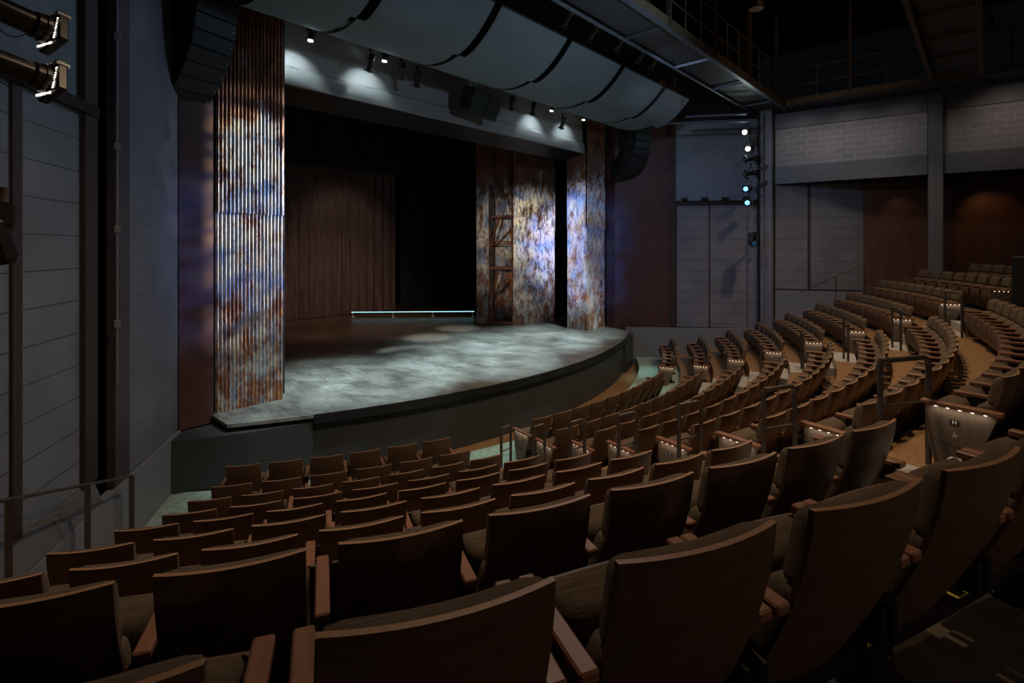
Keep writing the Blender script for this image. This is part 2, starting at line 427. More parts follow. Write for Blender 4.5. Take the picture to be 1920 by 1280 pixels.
ORD = ['first', 'second', 'third', 'fourth', 'fifth', 'sixth', 'seventh', 'eighth', 'ninth', 'tenth', 'eleventh', 'twelfth',
       'thirteenth', 'fourteenth', 'fifteenth', 'sixteenth', 'seventeenth', 'eighteenth']

# ---------------------------------------------------------------- room lines
WL0, WL1 = (-7.30, -8.50), (-12.0, -15.80)            # left splayed wall, corner by the stage to behind the camera
WD = Vector((WL1[0] - WL0[0], WL1[1] - WL0[1])).normalized()
WN = Vector((-WD.y, WD.x))                              # points out of the room or in
if WN.dot(Vector((5, 0))) > 0: WN = -WN                 # make it point out of the room (to the left)
def left_at(x, off=0.0):
    a = (WL0[0] + WN.x * off, WL0[1] + WN.y * off); b = (WL1[0] + WN.x * off, WL1[1] + WN.y * off)
    return hitline(x, a, b)[0]
RC = (6.95, -8.45)
WR0, WR1 = (7.30, -8.50), (12.0, -15.80)
def right_at(x, off=0.0):
    return hitline(x, (WR0[0] + off * -WN.x, WR0[1] + off * WN.y), (WR1[0] + off * -WN.x, WR1[1] + off * WN.y))[0]
C1 = (10.10, -12.90)
C2 = (10.78, -17.55)
REC = [(10.15, -13.0), (11.52, -15.55), (12.75, -21.0), (13.4, -24.0)]

# ---------------------------------------------------------------- seating model
LET = 'ABCDEFGHJ'
RA, DR = 12.803, 0.927
RR = [RA + DR * k for k in range(9)]
FL = [0.0, 0.113, 0.365, 0.667, 1.008, 1.357, 1.729, 2.148, 2.495]
PITCH = [.576, .594, .543, .571, .535, .555, .528, .5516, .597]
AX = 0.829
TH0 = [t - AX for t in (.228, .235, .238, .244, .245, .248, .279 - .528 / RR[6], .255, .338 - 2 * .597 / RR[8])]
NS = [6, 6, 7, 7, 8, 8, 9, 9, 8]
CEN = [.216, .23, .23, .237, .238, .242, .24, .23]

def thlim(R):
    """half angle at which a circle of radius R meets the side wall"""
    t = 0.3
    while t < 1.2:
        x, y = R * sin(t), -R * cos(t)
        pl = [(7.30, -8.50)] + REC
        lim = 99
        for a, b in zip(pl, pl[1:]):
            if b[1] <= y <= a[1]:
                lim = a[0] + (b[0] - a[0]) * (y - a[1]) / (b[1] - a[1]); break
        if y > -8.5: lim = 7.2
        if x > lim - 0.02: return t - 0.002
        t += 0.002
    return t

def sector(name, R0, R1, z0, z1, mat, ta=None, tb=None, n=48, kind=True, taper=True):
    m = MB(); rows = []
    a0 = -thlim(R0) if ta is None else ta; b0 = thlim(R0) if tb is None else tb
    a1 = -thlim(R1) if ta is None else ta; b1 = thlim(R1) if tb is None else tb
    for i in range(n + 1):
        t0 = a0 + (b0 - a0) * i / n; t1 = a1 + (b1 - a1) * i / n
        q0 = (R0 * sin(t0), -R0 * cos(t0)); q1 = (R1 * sin(t1), -R1 * cos(t1))
        rows.append([(*q0, z1), (*q1, z1), (*q1, z0), (*q0, z0)])
    m.ribbon(rows, closed=True, smooth=False)
    m.add(rows[0], [(0, 1, 2, 3)]); m.add(rows[-1], [(0, 3, 2, 1)])
    o = m.build(name, mat)
    if kind: struct(o)
    return o

# floors
m = MB(); m.prism([(-14, -25), (14.5, -25), (14.5, 4.5), (-14, 4.5)], -0.45, -0.22)
struct(m.build('floor', M['cork']))
sector('floor_front_walkway', 11.62, RR[0] + .10, -0.22, FL[0], M['carpet'])
for k in range(1, 8):
    sector('floor_tier', RR[k - 1] + .10, RR[k] + .10, -0.22, FL[k], M['cork'])
sector('floor_tier', RR[7] + .10, 23.6, -0.22, FL[8], M['backfloor'])
sector('floor_tier', RR[8] + .12, 23.5, FL[8], FL[8] + .22, M['backfloor'], .30, .62)

# aisle steps
def aisle_step(sg):
    for k in range(0, 8):
        t_in = CEN[min(k + 1, 7)]; t_out = -(TH0[min(k + 1, 7)] + NS[min(k + 1, 7)] * PITCH[min(k + 1, 7)] / RR[min(k + 1, 7)])
        t_in += .006; t_out -= .004
        a, b = sorted((sg * t_in, sg * t_out))
        if k == 0:
            continue
        zmid = FL[k] + (FL[k + 1] - FL[k]) * .5
        R1 = RR[k] + .099
        m = MB(); rows = []
        for i in range(9):
            t = a + (b - a) * i / 8
            rows.append([(R1 * sin(t), -R1 * cos(t), zmid), (R1 * sin(t), -R1 * cos(t), FL[k]),
                         ((R1 - .36) * sin(t), -(R1 - .36) * cos(t), FL[k]), ((R1 - .36) * sin(t), -(R1 - .36) * cos(t), zmid)])
        m.ribbon(rows, closed=True, smooth=False); m.add(rows[0], [(0, 1, 2, 3)]); m.add(rows[-1], [(0, 3, 2, 1)])
        o = struct(m.build('floor_aisle_step', M['step']))
        # carpet pad of the tier across the aisle, with a pale nosing
        m = MB(); rows = []
        for i in range(9):
            t = a + (b - a) * i / 8
            Ra, Rb = R1 + .001, R1 + .50
            rows.append([(Ra * sin(t), -Ra * cos(t), FL[k + 1] + .006), (Rb * sin(t), -Rb * cos(t), FL[k + 1] + .006),
                         (Rb * sin(t), -Rb * cos(t), FL[k + 1]), (Ra * sin(t), -Ra * cos(t), FL[k + 1])])
        m.ribbon(rows, closed=True, smooth=False); m.add(rows[0], [(0, 1, 2, 3)]); m.add(rows[-1], [(0, 3, 2, 1)])
        struct(m.build('floor_aisle_carpet', M['step']))
aisle_step(-1); aisle_step(1)

# ---------------------------------------------------------------- one theatre seat per row pitch
def lean(z):
    """how far the back sweeps towards the stage at height z"""
    return .23 * max(0.0, (.84 - z) / .64) ** 1.6

def shell(w, z0, z1, yf, th, nx=10, nz=9):
    m = MB(); F = []; B = []
    for j in range(nz + 1):
        z = z0 + (z1 - z0) * j / nz
        F.append([(w * (i / nx - .5), yf(w * (i / nx - .5), z), z) for i in range(nx + 1)])
        B.append([(p[0], p[1] - th, p[2]) for p in F[-1]])
    m.ribbon(F); m.ribbon(B)
    m.ribbon([F[-1], B[-1]], smooth=False); m.ribbon([F[0], B[0]], smooth=False)
    m.ribbon([[r[0] for r in F], [r[0] for r in B]], smooth=False); m.ribbon([[r[-1] for r in F], [r[-1] for r in B]], smooth=False)
    return m

def pad(m, w, z0, z1, yb, th, nx=10, nz=8, p=5.0, sgn=1):
    Fr = []; Bk = []
    for j in range(nz + 1):
        s = -cos(pi * j / nz); z = (z0 + z1) / 2 + (z1 - z0) / 2 * s
        fr = []; bk = []
        for i in range(nx + 1):
            t = -cos(pi * i / nx); x = w / 2 * t
            e = max(0.0, (1 - abs(t) ** p)) ** (1 / 3) * max(0.0, (1 - abs(s) ** p)) ** (1 / 3)
            y = yb(x, z); fr.append((x, y + sgn * th * e, z)); bk.append((x, y, z))
        Fr.append(fr); Bk.append(bk)
    m.ribbon(Fr); m.ribbon(Bk)
    return m

SEATMESH = {}
def seat_meshes(k):
    p = PITCH[k]; w = (.81 if k < 8 else .775) * p
    yb = lambda x, z: lean(z) - .034 * (1 - (2 * x / w) ** 2)
    me = {}
    me['back_panel'] = shell(w, .20, .84, yb, .017)
    c = MB()
    yc = lambda x, z: yb(x, z) + .001
    pad(c, w * .985, .600, .826, yc, .085, p=7); pad(c, w * .985, .33, .606, yc, .13, p=6)
    me['back_cushion'] = c
    ys = lambda x, z: .415 + .03 * sin(pi * max(0, min(1, (.54 - z) / .5))) - .16 * max(0, (.45 - z) / .40) ** 1.7 + .012 * (1 - (2 * x / w) ** 2)
    s = MB(); pad(s, w * .97, .17, .536, lambda x, z: ys(x, z) - .002, .17, p=6, sgn=-1)
    me['seat_cushion'] = s
    me['seat_pan'] = shell(w * 1.06, .06, .530, lambda x, z: ys(x, z) + .016, .016, nx=6, nz=10)
    xa = p / 2 - .034 if k == 8 else p / 2
    for nm, sx in (('L', -1), ('R', 1)):
        a = MB(); a.cbox((sx * xa, .235, .552), (.052, .38, .034), .006); me['armrest' + nm] = a
        b = MB(); b.box((sx * xa, .25, .36), (.030, .16, .35)); b.box((sx * xa, .16, .30), (.034, .10, .12)); me['arm_bracket' + nm] = b
    out = {}
    mats = {'back_panel': 'wood', 'back_cushion': 'fabric', 'seat_cushion': 'fabric', 'seat_pan': 'pan', 'armrest': 'arm', 'arm_bracket': 'dark'}
    for kk, mb in me.items():
        nm = kk[:-1] if kk[-1] in 'LR' else kk
        q = mb.mesh(nm); q.materials.append(M[mats[nm]]); out[kk] = (nm, q)
        if nm == 'back_panel':
            q.materials.append(M['edge'])
            for pl in q.polygons:
                if pl.normal.z > .6: pl.material_index = 1
    return out

def seat(k, th, R, z, label, group, arms='LR'):
    if k not in SEATMESH: SEATMESH[k] = seat_meshes(k)
    t = empty('theater_seat', (R * sin(th), -R * cos(th), z), th, label, 'seat', group)
    for kk, (nm, me) in SEATMESH[k].items():
        if nm == 'armrest' and kk[-1] not in arms: continue
        if nm == 'arm_bracket' and kk[-1] not in arms: continue
        o = bpy.data.objects.new(nm, me); COL.objects.link(o); o.parent = t
    return t

def arcbar(m, R, ta, tb, z, w, h, n=16):
    rows = []
    for i in range(n + 1):
        t = ta + (tb - ta) * i / n
        rows.append([((R + dr) * sin(t), -(R + dr) * cos(t), z + dz) for dr, dz in ((-w / 2, -h / 2), (w / 2, -h / 2), (w / 2, h / 2), (-w / 2, h / 2))])
    m.ribbon(rows, closed=True, smooth=False); m.add(rows[0], [(0, 1, 2, 3)]); m.add(rows[-1], [(0, 3, 2, 1)])

PEDME = None
def beam(k, R, ta, tb, z, n, label, stickers=False):
    global PEDME
    tm = (ta + tb) / 2
    t = empty('row_support_rail', (R * sin(tm), -R * cos(tm), z), 0, label, 'support rail', 'steel rails carrying the seat rows')
    off = Vector((R * sin(tm), -R * cos(tm), z))
    m = MB(); arcbar(m, R - .21, ta + .01, tb - .01, z + .165, .05, .07)
    o = m.build('rail', M['dark'], t); o.location = -off
    if PEDME is None:
        q = MB(); q.lathe([(.175, 0), (.175, .010), (.16, .016), (.10, .02), (.085, .10), (.075, .165)], 20)
        PEDME = q.mesh('pedestal'); PEDME.materials.append(M['dark'])
    c = max(1, (n + 1) // 2)
    for i in range(c):
        th = ta + (tb - ta) * (i + .5) / c
        o = bpy.data.objects.new('pedestal', PEDME); COL.objects.link(o); o.parent = t
        o.location = Vector(((R - .21) * sin(th), -(R - .21) * cos(th), z)) - off
    return t, off

LETTERME = {}
def letter_mesh(ch):
    if ch in LETTERME: return LETTERME[ch]
    cu = bpy.data.curves.new('row_letter', 'FONT'); cu.body = ch; cu.size = .045; cu.align_x = 'CENTER'; cu.align_y = 'CENTER'; cu.extrude = .001
    tmp = bpy.data.objects.new('row_letter', cu); COL.objects.link(tmp)
    bpy.context.view_layer.update()
    me = bpy.data.meshes.new_from_object(tmp.evaluated_get(bpy.context.evaluated_depsgraph_get()))
    bpy.data.objects.remove(tmp); me.materials.clear(); me.materials.append(M['letter'])
    LETTERME[ch] = me
    return me

ENDME = {}
def end_panel(k, th, R, z, sx, label, lit=True):
    """timber end standard; sx = +1 when its outer face looks along local +x"""
    t = empty('end_panel', (R * sin(th), -R * cos(th), z), th, label, 'end panel', 'lit end panels of the seat rows')
    if sx not in ENDME:
        d = {}
        m = MB()
        prof = [(.0, .535), (.05, .38), (.12, .20), (.20, .02), (.40, .02), (.445, .20), (.465, .38), (.47, .535)]
        m.extr([(-.016, y, zz) for y, zz in prof], (.032, 0, 0)); d['panel'] = (m.mesh('panel'), 'endwood')
        m = MB(); m.cbox((0, .235, .553), (.075, .53, .036), .006); d['arm_cap'] = (m.mesh('arm_cap'), 'arm')
        m = MB()
        for q_ in range(5): m.cbox((sx * .022, .075 + .08 * q_, .531), (.008, .020, .006), .002)
        d['light_strip'] = (m.mesh('light_strip'), 'strip')
        m = MB(); m.box((sx * .0175, .27, .42), (.003, .060, .045)); d['row_plate'] = (m.mesh('row_plate'), 'plate')
        m = MB(); m.box((sx * .0175, .24, .22), (.0015, .40, .004), mat=Matrix.Rotation(.18, 3, 'X')); d['joint'] = (m.mesh('joint'), 'plate')
        for n_, (me, mt) in d.items(): me.materials.append(M[mt])
        ENDME[sx] = d
    for n_, (me, mt) in ENDME[sx].items():
        o = bpy.data.objects.new(n_, me); COL.objects.link(o); o.parent = t
        if n_ == 'row_plate':
            l = bpy.data.objects.new('row_letter', letter_mesh(LET[k])); COL.objects.link(l); l.parent = o
            l.rotation_euler = (pi / 2, 0, pi / 2 if sx > 0 else -pi / 2); l.location = (sx * .0195, .27, .42)
    if k == 7 and sx < 0:
        m = MB(); X = sx * .0185
        ring = [(X, .27 + .011 * cos(a), .312 + .011 * sin(a)) for a in [radians(200 + 22 * q) for q in range(12)]]
        m.tube(ring, .0022, 5)
        m.tube([(X, .271, .334), (X, .270, .321), (X, .262, .320), (X, .256, .308)], .0022, 5)
        m.lathe([(.0035, 0), (.0035, .002)], 10, (X, .272, .341), (sx, 0, 0))
        m.build('access_symbol', M['letter'], t)
    if lit:
        L = bpy.data.lights.new('step_lamp', 'AREA'); L.shape = 'RECTANGLE'; L.size = .02; L.size_y = .38
        L.energy = STEP_W; L.color = (1.0, .84, .62); L.spread = radians(170)
        lo = bpy.data.objects.new('step_lamp', L); COL.objects.link(lo); lo.parent = t
        lo.location = (sx * .05, .235, .526); lo.rotation_euler = (0, radians(-12) * -sx, 0)
    return t
STEP_W = 0.22

ROWN = ['front row', 'second row', 'third row', 'fourth row', 'fifth row', 'sixth row', 'seventh row', 'eighth row', 'ninth row', 'back row']
def place_rows():
    for k in range(9):
        p = PITCH[k]; R = RR[k]; z = FL[k]
        # left block (nearest the camera) and its mirror image on the right
        for sg, blk in ((-1, 'near left'), (1, 'far right')):
            for i in range(NS[k]):
                th = TH0[k] + (i * p + .405 * p + (0 if k < 8 else (-.045 if i < 2 else -.008 if i == 2 else .008))) / R
                if sg > 0: th = -th
                fromaisle = NS[k] - i
                seat(k, th, R, z, '%s seat from the aisle in the %s of the %s seating block' % (ORD[fromaisle - 1], ROWN[k], blk), 'brown theatre seats',
                     arms='LR' if k == 8 else ('L' if sg < 0 else 'R'))
            a, b = TH0[k], TH0[k] + NS[k] * p / R
            if sg > 0: a, b = -b, -a
            bt, off = beam(k, R, a, b, z, NS[k], 'dark steel support rail on pedestals under the %s of the %s block' % (ROWN[k], blk))
            if k == 8 and sg < 0:
                for x_, y_ in ((1640, 1188), (1800, 1103)):
                    q = pix(x_, y_, z=z + .207); th = atan2(q.x, -q.y); Rq = R - .19
                    m = MB(); m.box((0, 0, 0), (.15, .05, .004), rz=th); o = m.build('sticker', M['yellow'], bt); o['label'] = 'yellow paper sticker on the beam'
                    o.location = Vector((Rq * sin(th), -Rq * cos(th), z + .204)) - off
                    m = MB(); m.box((0, 0, 0), (.05, .05, .003), rz=th); o2 = m.build('sticker_border', M['white'], o); o2.location = (.075 * cos(th), .075 * sin(th), .002)
            # end panel on the aisle side
            the = TH0[k] + (NS[k] * p - (.095 * p if k < 8 else .19 * p) + (.0 if k < 8 else .1)) / R
            if sg > 0: the = -the
            if not (k == 8 and sg < 0):
                end_panel(k, the, R, z, 1 if sg < 0 else -1, 'timber end panel by the aisle on the %s of the %s block' % (ROWN[k], blk), lit=(k < 8))
        if k < 8:
            c = CEN[k]; n = int(round((2 * c * R - .10) / .555)); pp = (2 * c * R - .10) / n
            for i in range(n):
                th = -c + (.05 + (i + .5) * pp) / R
                seat(k, th, R, z, '%s seat from the near aisle in the %s of the centre seating block' % (ORD[i], ROWN[k]), 'brown theatre seats', arms='' if i == 0 else 'L')
            beam(k, R, -c, c, z, n, 'dark steel support rail on pedestals under the %s of the centre block' % ROWN[k])
            end_panel(k, -c + .02 / R, R, z, -1, 'timber end panel with glowing strip at the near end of the centre block\'s %s' % ROWN[k])
            end_panel(k, c - .02 / R, R, z, 1, 'timber end panel at the far end of the centre block\'s %s' % ROWN[k])
    # short row behind the last row of the far right block
    R = RR[8] + .95; z = FL[8] + .22
    for i in range(7):
        th = .335 + (i + .5) * .56 / R
        seat(3, th, R, z, '%s seat from the aisle in the raised back row of the far right block' % ORD[i], 'brown theatre seats', arms='L' if i else 'LR')
    beam(3, R, .335, .335 + 7 * .56 / R, z, 7, 'dark steel support rail on pedestals under the raised back row of the far right block')
place_rows()

# ---------------------------------------------------------------- aisle handrails
RAILP = [((13.36, -.288), (13.31, -.272)), ((14.20, -.282), (14.17, -.266)), ((15.03, -.278), (15.03, -.261)), ((15.94, -.275), (15.97, -.257)),
         ((16.82, -.271), (16.88, -.253)), ((17.75, -.265), (17.85, -.244)), ((18.65, -.253), (18.83, -.227))]
def handrail(k, a, b, sg):
    z = FL[k + 1] + .006
    A = Vector((a[0] * sin(a[1]) * (1 if sg < 0 else -1), -a[0] * cos(a[1]), 0)); B = Vector((b[0] * sin(b[1]) * (1 if sg < 0 else -1), -b[0] * cos(b[1]), 0))
    mid = (A + B) / 2
    t = empty('aisle_handrail', (mid.x, mid.y, z), 0, 'hooped metal handrail on the %s aisle, %s from the stage' % ('near' if sg < 0 else 'far', ORD[k]), 'handrail', 'hooped aisle handrails')
    d = (B - A) / 2; H = .92; r = .07
    u = d.normalized()
    pts = [-d]
    pts += [-d + Vector((0, 0, H - .01))]
    pts2 = [-d + Vector((0, 0, H - .01)), d + Vector((0, 0, H)) - u * r]
    for j in range(1, 6):
        an = pi / 2 * j / 5
        pts2.append(d + Vector((0, 0, H - r)) - u * r + u * r * sin(an) + Vector((0, 0, r * cos(an))))
    m = MB(); m.tube(pts, .023, 10); m.build('post', M['rail'], t)
    m = MB(); m.tube(pts2, .023, 10); m.build('top_rail', M['rail'], t)
    m = MB(); m.tube([d, d + Vector((0, 0, H - r))], .023, 10); m.build('post', M['rail'], t)
    m = MB(); m.tube([-d + Vector((0, 0, .53)), d + Vector((0, 0, .54))], .011, 8); m.build('mid_rail', M['rail'], t)
for k, (a, b) in enumerate(RAILP):
    handrail(k, a, b, -1); handrail(k, a, b, 1)

# ---------------------------------------------------------------- stage
ZS = 1.0
def edge_pts(off=0.0, X0=-6.75, X1=6.75, n=40):
    return [(X0 + (X1 - X0) * i / n, 3.55 - sqrt((14.4 + off) ** 2 - (X0 + (X1 - X0) * i / n) ** 2)) for i in range(n + 1)]
e = edge_pts()
m = MB(); m.prism(e + [(6.95, -8.4), (11.9, -5.0), (11.9, 4.2), (-11.9, 4.2), (-11.9, -5.0), (-6.75, -8.3)], ZS - .06, ZS)
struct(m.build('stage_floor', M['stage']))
eo = edge_pts(.012, -5.5, 6.75)
m = MB(); rows = [[(p[0], p[1], ZS + .002), (p[0], p[1], ZS - .17)] for p in eo]; rows2 = [[(p[0], p[1] + .02, ZS + .002), (p[0], p[1] + .02, ZS - .17)] for p in eo]
m.ribbon(rows, smooth=False); m.ribbon(rows2, smooth=False); m.ribbon([[r[0] for r in rows], [r[0] for r in rows2]], smooth=False)
struct(m.build('trim_1', M['stageedge']))
ei = edge_pts(-.10, -6.3, 6.6)
m = MB(); m.prism(ei + [(6.6, -8.6), (-6.3, -8.6)], -.22, ZS - .061)
struct(m.build('wall_stage_front', M['stagefront']))
# low ledges either side of the thrust
cl = pix(315, 828, z=.86)
for sg in (-1, 1):
    poly = [(sg * 7.52, -8.93), (sg * 6.5, -9.42), (sg * 5.5, -9.72), (sg * 5.45, -9.55), (sg * 6.2, -8.5), (sg * 7.28, -8.5)]
    m = MB(); m.prism(poly, -.22, .86); struct(m.build('wall_stage_ledge', M['stagefront']))

# stage house
wall('wall_stage_back', (-12, 4.2), (12, 4.2), 0, 12.4, .2, M['black'])
wall('wall_stage_left', (-12, -5), (-12, 4.2), 0, 12.4, .2, M['black'])
wall('wall_stage_right', (12, 4.2), (12, -5), 0, 12.4, .2, M['black'])
# proscenium returns behind the towers
wall('wall_proscenium_left', (-7.28, -8.44), (-6.72, -8.40), .86, 12.4, .12, M['redpanel'])
wall('wall_proscenium_right', (7.07, -8.0), RC, ZS, 12.4, .12, M['redpanel'])
wall('wall_proscenium_wing', (-12.0, -5.0), (-7.3, -8.3), 0, 12.4, .1, M['black'])
wall('wall_proscenium_wing', (7.3, -8.2), (12.0, -5.0), 0, 12.4, .1, M['black'])

# header over the opening, a bent grey board with a dark soffit
hy = -7.86
prof = [(hy + .10, 9.3), (hy + .02, 8.3), (hy, 7.86), (hy - .06, 7.80), (hy - .10, 7.44), (hy + .02, 7.44), (hy + .25, 9.3)]
m = MB(); m.extr([(-5.46, y, z) for y, z in prof], (11.16, 0, 0)); struct(m.build('wall_header', M['header']))
m = MB(); m.extr([(-5.46, hy - .04, 7.438), (-5.46, hy + .9, 7.28), (-5.46, hy + .9, 7.40), (-5.46, hy - .04, 7.43)], (11.16, 0, 0)); struct(m.build('trim_2', M['soffit']))

def drape(name, p0, p1, z0, z1, mat, label, amp=.07, wl=.28, seed=0, cat='curtain', group=None):
    rnd = random.Random(seed)
    L = hypot(p1[0] - p0[0], p1[1] - p0[1]); d = Vector((p1[0] - p0[0], p1[1] - p0[1])) / L; n = Vector((-d.y, d.x))
    cnt = int(L / .035); ph = 0; rows = []; ys = []
    for i in range(cnt + 1):
        ph += .035 / wl * 2 * pi * rnd.uniform(.6, 1.4); ys.append(amp * sin(ph) * (.6 + .4 * sin(ph * .23)))
    nz = 6
    for j in range(nz + 1):
        f = j / nz; row = []
        for i in range(cnt + 1):
            s = L * i / cnt; a = ys[i] * (1 - .35 * f)
            row.append((p0[0] + d.x * s + n.x * a, p0[1] + d.y * s + n.y * a, z0 + (z1 - z0) * f))
        rows.append(row)
    m = MB(); m.ribbon(rows)
    m.ribbon([[(q[0] + n.x * .02, q[1] + n.y * .02, q[2]) for q in r] for r in rows])
    return tag(m.build(name, mat), label, cat, group)
drape('stage_curtain', (-9.5, 2.6), (4.72, 2.45), ZS + .02, 7.9, M['curtain'], 'brown pleated curtain across the back of the stage', seed=1, amp=.10, wl=.42)
drape('stage_curtain', (4.75, 2.0), (11.5, 1.6), ZS + .02, 9.4, M['bcurtain'], 'black pleated curtain right of the brown one', seed=2, amp=.09)
drape('stage_curtain', (8.2, -4.2), (9.9, -2.9), ZS + .02, 9.0, M['bcurtain'], 'narrow black leg curtain between the right rusted towers', seed=3)
drape('stage_curtain', (-8.5, -3.4), (-6.2, -2.6), ZS + .02, 9.0, M['bcurtain'], 'black leg curtain behind the left rusted tower', seed=4)
drape('border_curtain', (-11, -5.6), (11, -5.6), 8.25, 11.5, M['bcurtain'], 'black border curtain hung behind the grey header', seed=5)
drape('border_curtain', (-11, 1.55), (11.4, 1.2), 7.35, 11.5, M['bcurtain'], 'black border curtain above the back curtains', seed=6)

# ---------------------------------------------------------------- corrugated iron
def corrugated(name, p0, p1, z0, z1, mat, parent, pitch=.068, amp=.016, seg=8):
    L = hypot(p1[0] - p0[0], p1[1] - p0[1]); d = Vector((p1[0] - p0[0], p1[1] - p0[1])) / L; n = Vector((-d.y, d.x))
    cnt = max(2, int(L / pitch * seg)); rows = []
    for zz in (z0, (z0 + z1) / 2, z1):
        rows.append([(p0[0] + d.x * L * i / cnt + n.x * amp * cos(2 * pi * i / seg), p0[1] + d.y * L * i / cnt + n.y * amp * cos(2 * pi * i / seg), zz) for i in range(cnt + 1)])
    m = MB(); m.ribbon(rows); m.ribbon([[(q[0] + n.x * .003, q[1] + n.y * .003, q[2]) for q in r] for r in rows])
    return m.build(name, mat, parent)

def sheets(pa, pb, zs, mat, parent, lap=.028):
    """a run of sheets one above the other"""
    for i in range(len(zs) - 1):
        d = Vector((pb[0] - pa[0], pb[1] - pa[1])).normalized(); n = Vector((-d.y, d.x)) * (-lap * i)
        corrugated('sheet', (pa[0] + n.x, pa[1] + n.y), (pb[0] + n.x, pb[1] + n.y), zs[i], zs[i + 1] + (.03 if i + 2 < len(zs) else 0), mat, parent)

TL = empty('corrugated_tower', (0, 0, 0), 0, 'tall rusty corrugated iron tower at the left of the stage opening', 'scenery', 'rusty corrugated scenery towers')
sheets((-6.68, -8.38), (-5.46, -8.37), [ZS, 4.66, 8.75], M['rustA'], TL)
sheets((-5.455, -8.36), (-5.455, -7.3), [ZS, 4.66, 7.4], M['rustA'], TL)
m = MB(); m.box((-6.0, -8.30, 4.9), (1.2, .06, 7.6)); m.build('backing', M['black'], TL)
TR = empty('corrugated_tower', (0, 0, 0), 0, 'tall rusty corrugated iron tower at the right of the stage opening', 'scenery', 'rusty corrugated scenery towers')
sheets((5.71, -8.02), (7.02, -7.95), [ZS, 4.72, 8.75], M['rustC'], TR)
sheets((5.76, -7.10), (5.70, -8.02), [ZS, 4.72, 7.42], M['rustC'], TR)
m = MB(); m.box((6.4, -7.90, 4.9), (1.2, .06, 7.6)); m.build('backing', M['black'], TR)

U1, U3, U4 = Vector((4.17, -3.83)), Vector((4.85, -5.19)), Vector((7.11, -5.47))
ud = (U3 - U1).normalized(); un = Vector((-ud.y, ud.x))
if un.x < 0: un = -un
U2 = U1 + (U3 - U1) * .36
TU = empty('corrugated_tower', (0, 0, 0), 0, 'rusty corrugated iron unit with scaffold bay standing upstage right', 'scenery', 'rusty corrugated scenery towers')
sheets(U1, U2, [ZS, 4.73, 8.3], M['rustD'], TU)
sheets(U2 + un * .62, U3 + un * .62, [ZS + .12, 4.73, 8.3], M['rustD'], TU)
sheets(U2 + un * .04, U2 + un * .62, [ZS + .12, 4.73, 8.3], M['rustD'], TU)
sheets(U3 + ud * .02, U4, [ZS, 4.73, 8.3], M['rustB'], TU)
# scaffold frame in the open bay
def bar(m, a, b, w):
    a = Vector(a); b = Vector(b); t = (b - a); L = t.length
    Q = Vector((0, 0, 1)).rotation_difference(t.normalized()).to_matrix()
    m.box((a + b) / 2, (w, w, L), mat=Q)
SF = empty('scaffold_frame', (U2.x, U2.y, ZS), 0, 'rusty angle iron scaffold bay with two platforms and diagonal braces', 'scaffold')
so = Vector((U2.x, U2.y, ZS))
def sp(f, dpt, z):
    q = U2 + (U3 - U2) * f + un * dpt
    return Vector((q.x, q.y, z)) - so
for f, dd in ((.03, -.03), (.97, -.03), (.03, .55), (.97, .55)):
    m = MB(); bar(m, sp(f, dd, ZS), sp(f, dd, 6.15 if dd > 0 or f < .5 else 6.15), .055); m.build('post', M['rustframe'], SF)
for z in (ZS + .13, 3.27, 5.28):
    m = MB(); 
    q = [sp(0, -.05, z), sp(1, -.05, z), sp(1, .57, z), sp(0, .57, z)]
    m.extr(q, (0, 0, -.10)); m.build('platform', M['rustframe'], SF)
for z in (4.15, 4.25, 6.12):
    m = MB(); bar(m, sp(.03, -.03, z), sp(.97, -.03, z), .035); m.build('rail', M['rustframe'], SF)
for z0, z1 in ((1.95, 3.2), (4.0, 5.2)):
    m = MB(); bar(m, sp(.03, -.04, z0), sp(.45, -.04, z1), .05); m.build('brace', M['rustframe'], SF)
    m = MB(); bar(m, sp(.03, .50, z0), sp(.97, .50, z1 - .25), .05); m.build('brace', M['rustframe'], SF)

# low lit tube on feet along the back of the stage
LB = empty('light_batten', (1.95, 1.6, ZS), 0, 'long low glowing cyan tube on small feet at the back of the stage', 'light')
f0, f1 = Vector((1.85, 1.55, ZS)), Vector((5.65, -2.15, ZS))
lo = Vector((1.95, 1.6, ZS))
m = MB(); m.tube([f0 + Vector((0, 0, .22)) - lo, f1 + Vector((0, 0, .22)) - lo], .016, 8); m.build('tube', M['led'], LB)
m = MB(); bar(m, f0 + Vector((.03, .03, .185)) - lo, f1 + Vector((.03, .03, .185)) - lo, .05); m.build('housing', M['black'], LB)
for f in (.01, .335, .66, .985):
    q = f0 + (f1 - f0) * f - lo
    m = MB(); m.tube([q, q + Vector((0, 0, .2))], .014, 8); m.lathe([(.06, 0), (.06, .02), (.02, .03)], 12, q); m.build('foot', M['white'], LB)

# ---------------------------------------------------------------- left wall
def lw(x0, x1, z0, z1, off, th, mat, name, uv=False):
    return wall(name, left_at(x0, off), left_at(x1, off), z0, z1, th, mat, side=-1, uv=uv)
